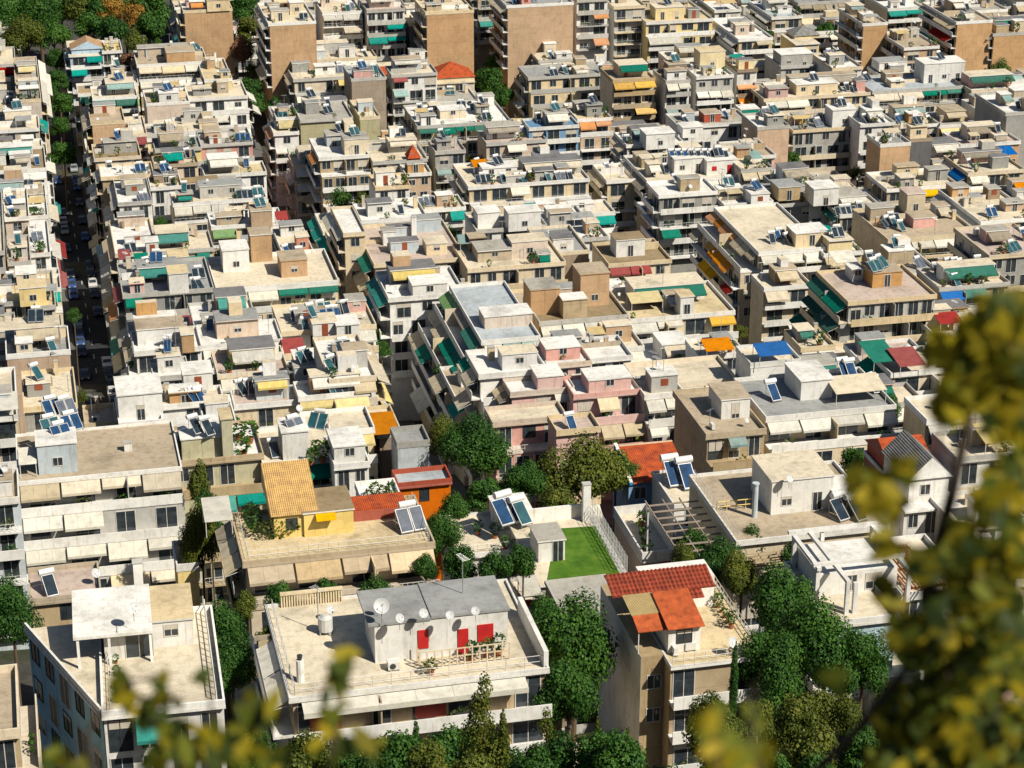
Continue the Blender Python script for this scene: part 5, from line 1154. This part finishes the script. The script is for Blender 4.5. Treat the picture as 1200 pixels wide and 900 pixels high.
# ---------------- trees ----------------
G_, O_ = GREEN(), OLIVE(); AU = leaf_mat('leaves_autumn', (.16,.08,.015), (.30,.16,.025), (.45,.26,.05)); PK = leaf_mat('leaves_dry', (.10,.05,.03), (.20,.10,.05), (.30,.16,.09))
for (x, y, r, d_, m_) in ((14,22,26,'dark tree clump in the park corner',G_),(45,18,24,'blue-green round tree in the park',G_),(70,8,18,'shaded tree at the top of the dark street',G_),(30,45,22,'tree above the stepped roofs in the park corner',O_),(62,45,15,'low dark tree where the street enters the park',G_),
        (95,12,16,'olive tree beside the orange one in the park',O_),(120,10,18,'mid-green tree left of the orange tree',G_),(108,32,16,'broad shaded tree in front of the park',G_),(135,38,16,'dark round tree under the orange crown',G_),(130,14,13,'orange autumn tree in the park',AU),(158,20,13,'rust-orange autumn tree near the tan tower',AU),(145,4,14,'yellow-green tree between the two orange ones',O_),(180,12,18,'tall green tree touching the tan tower',G_),(178,35,17,'round dark tree left of the tan tower',G_),(160,52,13,'small olive tree behind the gabled house',O_),
        (150,75,11,'reddish-brown shrubby tree behind the gabled house',PK),(285,10,15,'green tree between the two tan towers',G_),(292,35,14,'brownish tree in the gap between towers',O_),(283,60,13,'dry pinkish tree beyond the dark lane',PK),(290,-5,14,'top tree in the gap between towers',G_)):
    tree(x, y, r*1.45, d_, 'round', m_, dz=-1)
for i, (x, y, r, d_) in enumerate(((66,70,15,'first street tree below the park'),(68,95,16,'leafy street tree in the dark street'),(72,122,17,'tall street tree halfway down the dark street'),(70,148,15,'dense street tree in shadow'),(74,182,19,'big round street tree lowest in the dark street'),(60,105,12,'slim street tree hugging the stepped roofs'))):
    tree(x, y, r, d_, 'round', G_, dz=-5)
for (x, y, r, d_, m_, dz) in ((293,108,17,'sunlit round tree in the lane between awnings',G_,-3),(292,128,16,'lower round tree in the same sunlit lane pair',G_,-5),
        (575,98,20,'big shaded tree beside the red pyramid roof',G_,-5),(590,115,14,'tree filling the lane under the brown tower',G_,-6),(577,75,11,'upper tree in the lane by the twin tower',G_,-5),(686,82,8,'small bright tree beside the white-awning terrace',G_,-3),(896,46,12,'bright round tree under the diagonal awnings',G_,-3),(968,38,14,'dark tree right of the yellow villa',G_,-5),(1000,50,11,'yellow-green tree by the white roof house',O_,-4),
        (740,212,13,'pale green tree spilling over a side street',O_,-4),(188,235,8,'narrow tree in the light well',G_,-2),(190,262,8,'second tree down the narrow light well',G_,-3),(86,370,10,'upright green tree over the street gap',G_,-3),(96,465,9,'yellow-green tree at the foot of the dark street',O_,-2),(437,392,13,'upper tree in the street below the sheds',O_,-3),(447,410,11,'lower tree in the street below the sheds',G_,-4),(868,390,10,'tree at the foot of the orange-awning street',O_,-4),
        (555,530,34,'large round dark tree in the central garden',G_,-6),(522,515,22,'olive-tinged tree beside the big garden tree',O_,-6),(610,568,24,'lower garden tree below the pinkish terrace',G_,-7),(565,580,18,'small tree between the two garden crowns',G_,-8),(685,565,40,'broad loose tree in front of the pink house',O_,-6),(720,560,22,'dark tree against the blue gable wall',G_,-7),(655,590,18,'low bush-like tree left of the lawn',O_,-8),
        (517,630,22,'tree beside the big roof terrace',G_,-8),(530,600,14,'narrow tree next to the orange-walled house',G_,-7),(540,665,18,'shrubby tree in front of the solar house',G_,-7),(580,668,16,'leafy tree below the small white patio',G_,-7),(612,660,16,'tree left of the lawn hut',G_,-6),(498,668,12,'small dark tree by the terrace corner',G_,-7),
        (12,722,30,'bright green tree at the left edge',G_,-5),(262,745,28,'dark tree in the alley beside the blue building',G_,-7),(235,640,20,'garden tree left of the yellow penthouse',O_,-7),(245,605,14,'upper tree of the hedge alley',G_,-5),(270,790,26,'lower dark tree in the alley',G_,-9),(232,570,12,'pale tree under the turquoise awnings',O_,-7),(330,705,16,'low hedge tree under the long awnings',G_,-7),(440,702,16,'dark shrub tree behind the balustrade',G_,-8),(385,700,15,'middle shrub tree below the long awnings',G_,-8),(290,712,12,'yellowish shrub by the terrace foot',O_,-8),(490,704,13,'shrub at the foot of the big terrace',G_,-8),
        (672,760,42,'tall dark tree between the white penthouse and the orange roofs',G_,-7),(665,820,34,'lower half-shaded tree beside the orange-roof house',G_,-10),(640,730,20,'small crown at the white parapet end',G_,-8),
        (840,665,24,'sunlit green tree right of the corrugated roof',G_,-6),(868,680,22,'pale green tree in the central side garden',O_,-6),(920,720,38,'big bushy tree beside the modern house',G_,-6),(965,770,44,'very large dark tree in the side garden',G_,-8),(905,790,36,'rounded tree behind the cypress',G_,-9),(1010,780,30,'tree under the modern house',G_,-9),(885,640,16,'tree at the foot of the front pergola',G_,-7),(930,655,14,'shrub tree under the terrace pergola',G_,-7),(815,640,15,'tree by the side pergola',G_,-8),(770,690,10,'little tree behind the corrugated roof',O_,-9) if False else (800,655,13,'small tree behind the corrugated roof',O_,-8),
        (1000,545,14,'hedge tree among the leaf-hidden roofs',G_,-3),(1040,480,12,'terrace tree by the canopies',G_,-1),(270,505,12,'tree in the olive block courtyard',G_,-2)):
    tree(x, y, r*(1.15 if y < 480 else 1.42), d_, 'round', m_, hr=(1.0 if y < 480 or (500 < x < 740 and y < 600) else 2.2 if 215 < x < 250 and y < 680 else 1.3), dz=(dz if y < 480 else {-9:-2,-10:-2,-8:-1.5,-7:-1,-6:-1,-5:-1}.get(dz, dz)))
# nearer trees and scrub along the foot of the hill
tree(860, 795, 30, 'dark slender cypress in front of the orange-roof house', 'cypress', G_, hr=1.7, n=6000, dist=150)
for i, (x, y, r, d_) in enumerate(((568,855,52,'feathery cypress below the white balcony'),(590,880,44,'second cypress of the low pair'),(488,880,34,'dark cypress in front of the red doors'),(640,880,40,'slim cypress by the white parapet'),(700,880,36,'ragged cypress beside the ochre house'),(735,885,30,'short cypress at the photo foot'))):
    tree(x, y, r, d_, 'conifer' if i in (0, 3) else 'cypress', O_ if i != 2 else G_, dist=110, hr=1.35, n=6000)
hz = random.Random(3)
for i in range(56):
    x = 290 + i*16.5 + hz.uniform(-12, 12); y = hz.uniform(888, 955); r = hz.uniform(26, 42)
    if x > 800: y -= 26
    o = tree(x, y, r, hz.choice(('olive scrub tree', 'dark green slope shrub', 'yellowish bushy tree')), 'round', hz.choice((O_, G_, G_)), dist=hz.uniform(100, 122), n=6000, hr=1.25); o['group'] = 'scrub on the near slope'; THINGS[-1]['yard'] = True
for i in range(14):
    x = 830+i*27; y = hz.uniform(828, 880)
    o = tree(x, y, hz.uniform(22, 34), 'olive thicket tree', 'round', O_, dist=hz.uniform(112, 128), n=6000, hr=1.3); o['group'] = 'scrub on the near slope'; THINGS[-1]['yard'] = True
# ---------------- cars in the streets ----------------
def make_car(col):
    root = empty('parked_car', (0,0,-500)); mt = flat('car_paint_'+col, dict(white=(.7,.7,.7), silver=(.4,.42,.44), dark=(.03,.035,.05), red=(.35,.03,.03), blue=(.05,.1,.28))[col], .25, .2, .6, .05); m = MB()
    prof = [(-2.05,.35),(-2.1,.75),(-1.95,.92),(-1.15,1.0),(-.55,1.42),(.75,1.45),(1.45,1.02),(2.0,.92),(2.1,.6),(2.05,.35)]
    for s_, e in ((-.85, 1),):
        n = len(prof); L = [(x, -.85 if z < 1.1 else -.66, z) for x, z in prof]; Rr = [(x, .85 if z < 1.1 else .66, z) for x, z in prof]
        m.poly(L, mt); m.poly(Rr[::-1], mt)
        for i in range(n): j = (i+1) % n; m.poly([L[i], L[j], Rr[j], Rr[i]], mt)
    m.build('body', root)
    m = MB(); g = glass()
    m.poly([(-1.14,-.72,1.03),(-.58,-.62,1.41),(-.58,.62,1.41),(-1.14,.72,1.03)][::1], g); m.poly([(.79,-.62,1.44),(1.42,-.72,1.05),(1.42,.72,1.05),(.79,.62,1.44)], g)
    m.v = [(x*1.012, y, z+.015) for x, y, z in m.v]
    for s_ in (-1, 1): m.poly([(-.95,s_*.80,1.04),(-.52,s_*.69,1.38),(.70,s_*.69,1.38),(1.25,s_*.80,1.04)], g)
    m.build('window_glass', root)
    for x in (-1.3, 1.3):
        for s_ in (-1, 1): m = MB(); m.cyl((x,s_*.70,.32),(x,s_*.88,.32),.32,.32, dark(), 12); m.build('wheel', root)
    for x, nm, cc in ((-2.11,'headlight',(.6,.6,.6)), (2.1,'tail_light',(.3,.02,.02))):
        for s_ in (-1, 1): m = MB(); m.box(min(x,x*.98), max(x,x*.98), s_*.55-.16, s_*.55+.16, .62, .78, flat(nm, cc, .3)); m.build(nm, root)
    note_kids(root); return root
CARS = {c: make_car(c) for c in ('white','silver','dark','blue')}
cr = random.Random(5)
for si, (a, c_, v0, v1) in enumerate(STREETS):
    mid = (a+c_)/2; hw = min(4.0, (c_-a)/2-1.6); v = v0+10; 
    place = ['the dark street at the left', 'the second dark street', 'the street under the orange awnings', 'the lane behind the street bend', 'the diagonal street at the right'][si]
    while v < v1-10:
        for s_ in (-1, 1):
            if cr.random() < .45:
                col = cr.choice(('dark','dark','dark','blue','silver','white')); r = copy_tree(CARS[col]); x, y = xy(mid+s_*(hw-1.05), v); r.location = (x, y, ground(y)+.03); r.rotation_euler = (0,0,R(GA+90)); q = proj((x, y, ground(y)+1))
                if 0 < q[0] < 1200 and 0 < q[1] < 900: reg(r, col+' car', 'car', (x, y, ground(y)+1), None, None, 'cars parked in the streets'); THINGS[-1]['place'] = place
                else:
                    for ch in list(r.children): bpy.data.objects.remove(ch)
                    bpy.data.objects.remove(r)
        v += cr.uniform(5.5, 9)
for pr in list(CARS.values()) + list(SPROTO.values()) + list(DP.values()):
    for ch in list(pr.children): bpy.data.objects.remove(ch)
    bpy.data.objects.remove(pr)
# ---------------- out-of-focus branches near the camera ----------------
fr_ = random.Random(21)
LEAFY = leaf_mat('leaves_foreground', (.14,.13,.010), (.38,.31,.014), (.60,.44,.03), .5); LEAFG = leaf_mat('leaves_foreground_green', (.03,.05,.010), (.09,.12,.015), (.26,.27,.02), .45)
def leaf(m, P, s, mat):
    a = Vector((fr_.uniform(-1,1), fr_.uniform(-.6,.6), fr_.uniform(-1,1))).normalized(); c = a.cross(Vector((fr_.uniform(-.4,.4), -1, fr_.uniform(-.2,.9)))).normalized()
    m.poly([P-a*s, P-a*s*.35-c*s*.42, P+a*s*.3-c*s*.36, P+a*s, P+a*s*.3+c*s*.36, P-a*s*.35+c*s*.42], mat)
def camp(px, py, d): r = ray(px, py); P = r.normalized()*d; return Vector((P.x, P.y, P.z+CAMZ))
def branch(name, desc, stems, blobs, cat='branch', base=None):
    root = empty(name, base or camp(*stems[0][0][:2], stems[0][0][2])); B0 = root.location.copy(); bk = flat('dark_bark', (.035,.025,.018), .9); m = MB()
    for st in stems:
        m = MB()
        for (p, q) in zip(st, st[1:]): m.cyl(camp(p[0], p[1], p[2])-B0, camp(q[0], q[1], q[2])-B0, p[3]*.62, q[3]*.62, bk, 8)
        m.build('stem', root)
    m = MB()
    for (x, y, rp, n, d, g) in blobs:
        for _ in range(int(n*(1.5 if rp > 30 else 1.15 if y < 760 else .8))):
            while True:
                a, c_, e = fr_.uniform(-1,1), fr_.uniform(-1,1), fr_.uniform(-1,1)
                if a*a+c_*c_+e*e < 1: break
            k = rp/FP*d; P = camp(x + a*rp, y + c_*rp, d + e*max(.15, k)); leaf(m, P-B0, fr_.uniform(.015, .029), LEAFG if fr_.random() < g else LEAFY)
    m.build('leaves_foliage', root)
    reg(root, desc, cat, B0)
    THINGS[-1]['fix'] = True
branch('tree_branch', 'large blurred leafy branch covering the right edge of the view',
    [[(1240,940,3.4,.030),(1130,800,3.2,.024),(1085,700,3.1,.018),(1120,560,3.0,.014),(1150,420,3.0,.010),(1190,350,3.0,.006)], [(950,910,3.6,.012),(1010,850,3.3,.011),(1065,780,3.2,.010),(1110,735,3.15,.010)], [(1085,700,3.1,.008),(1040,620,3.1,.005),(1020,570,3.1,.003)], [(1120,560,3.0,.006),(1100,520,3.0,.004),(1110,470,3.0,.003)]],
    [(1180,372,34,46,3.0,.2),(1145,400,28,40,3.0,.2),(1100,408,18,16,3.0,.1),(1192,425,34,48,3.0,.35),(1135,455,34,46,3.0,.25),(1115,470,22,20,3.0,.2),(1185,490,34,46,3.1,.4),(1105,420,14,12,3.0,.1),
     (1190,560,34,42,3.1,.5),(1165,590,30,34,3.0,.25),(1125,640,28,26,3.0,.3),(1085,660,26,24,3.0,.25),(1030,590,26,26,3.0,.1),(1010,560,14,10,3.0,.1),(1060,550,12,8,3.0,.4),(1020,575,20,16,3.0,.15),
     (1150,680,44,60,3.1,.45),(1190,650,36,50,3.1,.5),(1110,725,36,40,3.1,.5),(1060,745,26,22,3.1,.35),(1040,700,16,9,3.1,.2),(1180,740,34,42,3.1,.6),(1120,800,60,84,3.2,.65),(1180,830,60,90,3.3,.7),(1080,850,56,80,3.3,.6),(1150,890,70,110,3.3,.65),(1060,900,50,60,3.3,.6),(1035,640,12,5,3.0,.1)])
branch('tree_branch', 'blurred leafy sprigs across the pale blue building',
    [[(120,940,3.0,.008),(100,860,3.0,.006),(150,800,3.0,.004),(190,790,3.0,.003)], [(230,940,3.0,.008),(250,870,3.0,.006),(245,800,3.0,.003)]],
    [(140,800,20,9,3.0,0.3),(165,822,26,14,3.0,0.5),(195,835,20,8,3.0,0.6),(188,800,9,3,3.0,0.6),(245,795,12,3,2.9,0.8),(70,900,26,10,3.0,0.8),(205,880,36,20,3.0,0.8),(255,880,34,21,3.0,0.6),(300,830,24,15,3.0,0.5),(290,880,30,20,3.0,0.6),(320,900,24,13,3.0,0.7)])
branch('tree_branch', 'blurred yellow sprig in front of the white penthouse building', [[(380,930,3.0,.006),(395,850,3.0,.005),(402,790,3.0,.003)]],
    [(403,778,13,5,3.0,0.5),(398,800,14,5,3.0,0.6),(392,830,18,7,3.0,0.6),(380,870,26,12,3.0,0.8),(420,880,24,8,3.0,0.8)])
branch('tree_branch', 'blurred big golden leaves below the cypress', [[(900,940,2.2,.006),(880,870,2.2,.004),(885,800,2.2,.002)], [(850,940,2.2,.005),(835,860,2.2,.003)]],
    [(830,850,15,4,2.2,0.3),(850,880,18,6,2.2,0.5),(870,905,18,6,2.2,0.6),(882,840,6,3,2.4,0.5),(980,800,9,3,2.4,0.8),(890,885,10,3,2.3,0.5)])
# ---------------- labels ----------------
def clean(t): return ' '.join(t.split())
def label_all():
    refs = [t['ref'] for t in THINGS if t.get('ref')]; CUT = {'with','over','under','beside','on','in','at','above','below','down','between','of','by','near','beneath','against','across','behind','among','framed','carrying','fronted','topped','crowded','seen'}
    def shorten(r_):
        w_ = r_.split()
        for k in range(3, len(w_)):
            if w_[k] in CUT:
                p = ' '.join(w_[:k])
                if sum(x == p or x.startswith(p+' ') for x in refs) == 1: return p
        return r_
    SH = {r_: shorten(r_) for r_ in refs}
    marks = [(SH[t['ref']], proj(t['P'])) for t in THINGS if t.get('ref')]
    for t in THINGS: t['q'] = proj(t['P'])
    used = {}; usedS = {}
    def short(r_):
        w_ = r_.split(); return ' '.join(w_[:8])
    def rel(q, mq):
        dx, dy = q[0]-mq[0], q[1]-mq[1]
        h = 'left of' if dx < 0 else 'right of'
        if abs(dx) > 2.2*abs(dy): return 'just ' + h
        if abs(dy) > 2.2*abs(dx): return 'behind' if dy < 0 else 'in front of'
        return ('behind and ' if dy < 0 else 'in front and ') + h
    ords = ['', 'second ', 'third ', 'fourth ', 'fifth ', 'sixth ', 'seventh ', 'eighth ']
    blds = [t for t in THINGS if t['o']['category'] not in ('solar heater','satellite dish','antenna','air conditioner','water tank','potted plant','car')]
    for t in sorted(blds, key=lambda t: (t['q'][1], t['q'][0])):
        if t.get('ref') or t.get('fix') or (t['o']['category'] == 'tree' and not t.get('yard')):
            lab = t['ref'] or t['desc']; t['lab'] = lab; t['short'] = SH[t['ref']] if t.get('ref') else t['desc']; used[lab] = 1
    for t in sorted(blds, key=lambda t: (t['q'][1], t['q'][0])):
        if 'lab' in t: continue
        q = t['q']; near = sorted(marks, key=lambda k: (k[1][0]-q[0])**2 + 2*(k[1][1]-q[1])**2)
        d = t['desc']; done = False
        for mk in near[:9]:
            base = d
            lab = clean(base + ' ' + rel(q, mk[1]) + ' the ' + mk[0])
            for ww in (None, 1):
                if len(lab.split()) > 16: lab = clean(d.split(' with ')[0] + ' ' + rel(q, mk[1]) + ' the ' + mk[0])
            if len(lab.split()) <= 16 and lab not in used: done = True; break
        if not done:
            for o_ in ords[1:]:
                hit = False
                for mk in near[:9]:
                    l2 = clean(o_ + d.split(' with ')[0] + ' ' + rel(q, mk[1]) + ' the ' + mk[0])
                    if l2 not in used and len(l2.split()) <= 16: lab = l2; hit = True; break
                if hit: break
        used[lab] = 1; t['lab'] = lab; t['short'] = lab
        plain = ' '.join(d.split(' with ')[0].split()[-3:]); mk0 = mk if done else near[0]
        for mk2 in [mk0] + near[:6]:
            s2 = clean(plain + ' ' + rel(q, mk2[1]) + ' the ' + mk2[0])
            if s2 not in usedS and len(s2.split()) <= 12: t['short'] = s2; break
        usedS[t['short']] = 1
    owner = {}
    for t in THINGS:
        if t['on'] is not None: owner.setdefault(t['on'].thing['o'].name, []).append(t)
    for nm, ts in owner.items():
        bt_ = ts[0]['on'].thing; kinds = {}
        for t in ts: kinds.setdefault(t['desc'], []).append(t)
        bs = bt_['short']
        if not bt_.get('ref'):
            q = bt_['q']; w_ = bs.split()
        for d, lst in kinds.items():
            lst.sort(key=lambda t: t['q'][0]); n = len(lst)
            for i, t in enumerate(lst):
                o_ = '' if n == 1 else ('leftmost ' if i == 0 else 'rightmost ' if i == n-1 else (['', 'second ', 'third ', 'fourth ', 'fifth ', 'sixth ', 'seventh ', 'eighth ', 'ninth ', 'tenth ', 'eleventh ', 'twelfth '][min(i, 11)]))
                core = d
                lab = clean(o_ + core + ' on the ' + bs)
                if len(lab.split()) > 16:
                    core = ' '.join(d.split()[-3:]); lab = clean(o_ + core + ' on ' + bs)
                if len(lab.split()) > 16: core = t['o']['category']; lab = clean(o_ + core + ' on ' + bs)
                if len(lab.split()) > 16: lab = ' '.join(lab.split()[:2+len(o_.split())+20]).replace(' awnings', '').replace('and ', ''); lab = ' '.join(lab.split()[:16])
                t['lab'] = lab
    for t in THINGS:
        if 'lab' not in t:                            # cars
            t['lab'] = None
    cars = [t for t in THINGS if t['o']['category'] == 'car']; by = {}
    for t in cars: by.setdefault((t['place'], t['desc']), []).append(t)
    for (pl, d), lst in by.items():
        lst.sort(key=lambda t: t['q'][1])
        for i, t in enumerate(lst): t['lab'] = clean((['farthest ', 'second farthest ', 'third farthest ', 'fourth farthest ', 'fifth farthest ', 'sixth farthest ', 'seventh farthest ', 'eighth farthest ', 'ninth farthest ', 'tenth farthest ', 'eleventh farthest ', 'twelfth farthest ', 'thirteenth farthest ', 'fourteenth farthest ', 'fifteenth farthest ', 'sixteenth farthest '][min(i, 15)] if len(lst) > 1 else '') + d + ' parked along ' + pl)
    seen = {}
    for t in THINGS: seen.setdefault(t['lab'], []).append(t)
    dup = 0
    for l, ts in seen.items():
        if len(ts) > 1 and ts[0]['o'].get('group') != 'scrub on the near slope':
            ts.sort(key=lambda t: (t['q'][0], t['q'][1]))
            for i, t in enumerate(ts):
                if i:
                    w_ = l.split(); k = ['', 'other', 'third', 'fourth', 'fifth', 'sixth', 'seventh', 'eighth', 'ninth', 'tenth'][min(i, 9)]
                    t['lab'] = ' '.join(([k] + w_)[:16]) ; dup += 1
    for t in THINGS: t['o']['label'] = t['lab']
    c = {}
    for t in THINGS: c[t['lab']] = c.get(t['lab'], 0)+1
    for t in THINGS:
        if len(t['lab'].split()) < 4: print('SHORT', t['lab'])
    SAMPLE = [t['lab'] for t in THINGS[::23]]
    if 0: print('\n'.join(SAMPLE))
    print('THINGS', len(THINGS), 'dups fixed', dup, 'still', sum(v-1 for v in c.values()), 'objects', len(bpy.data.objects), [k for k, v in c.items() if v > 1][:6])
bpy.context.view_layer.update()
label_all()
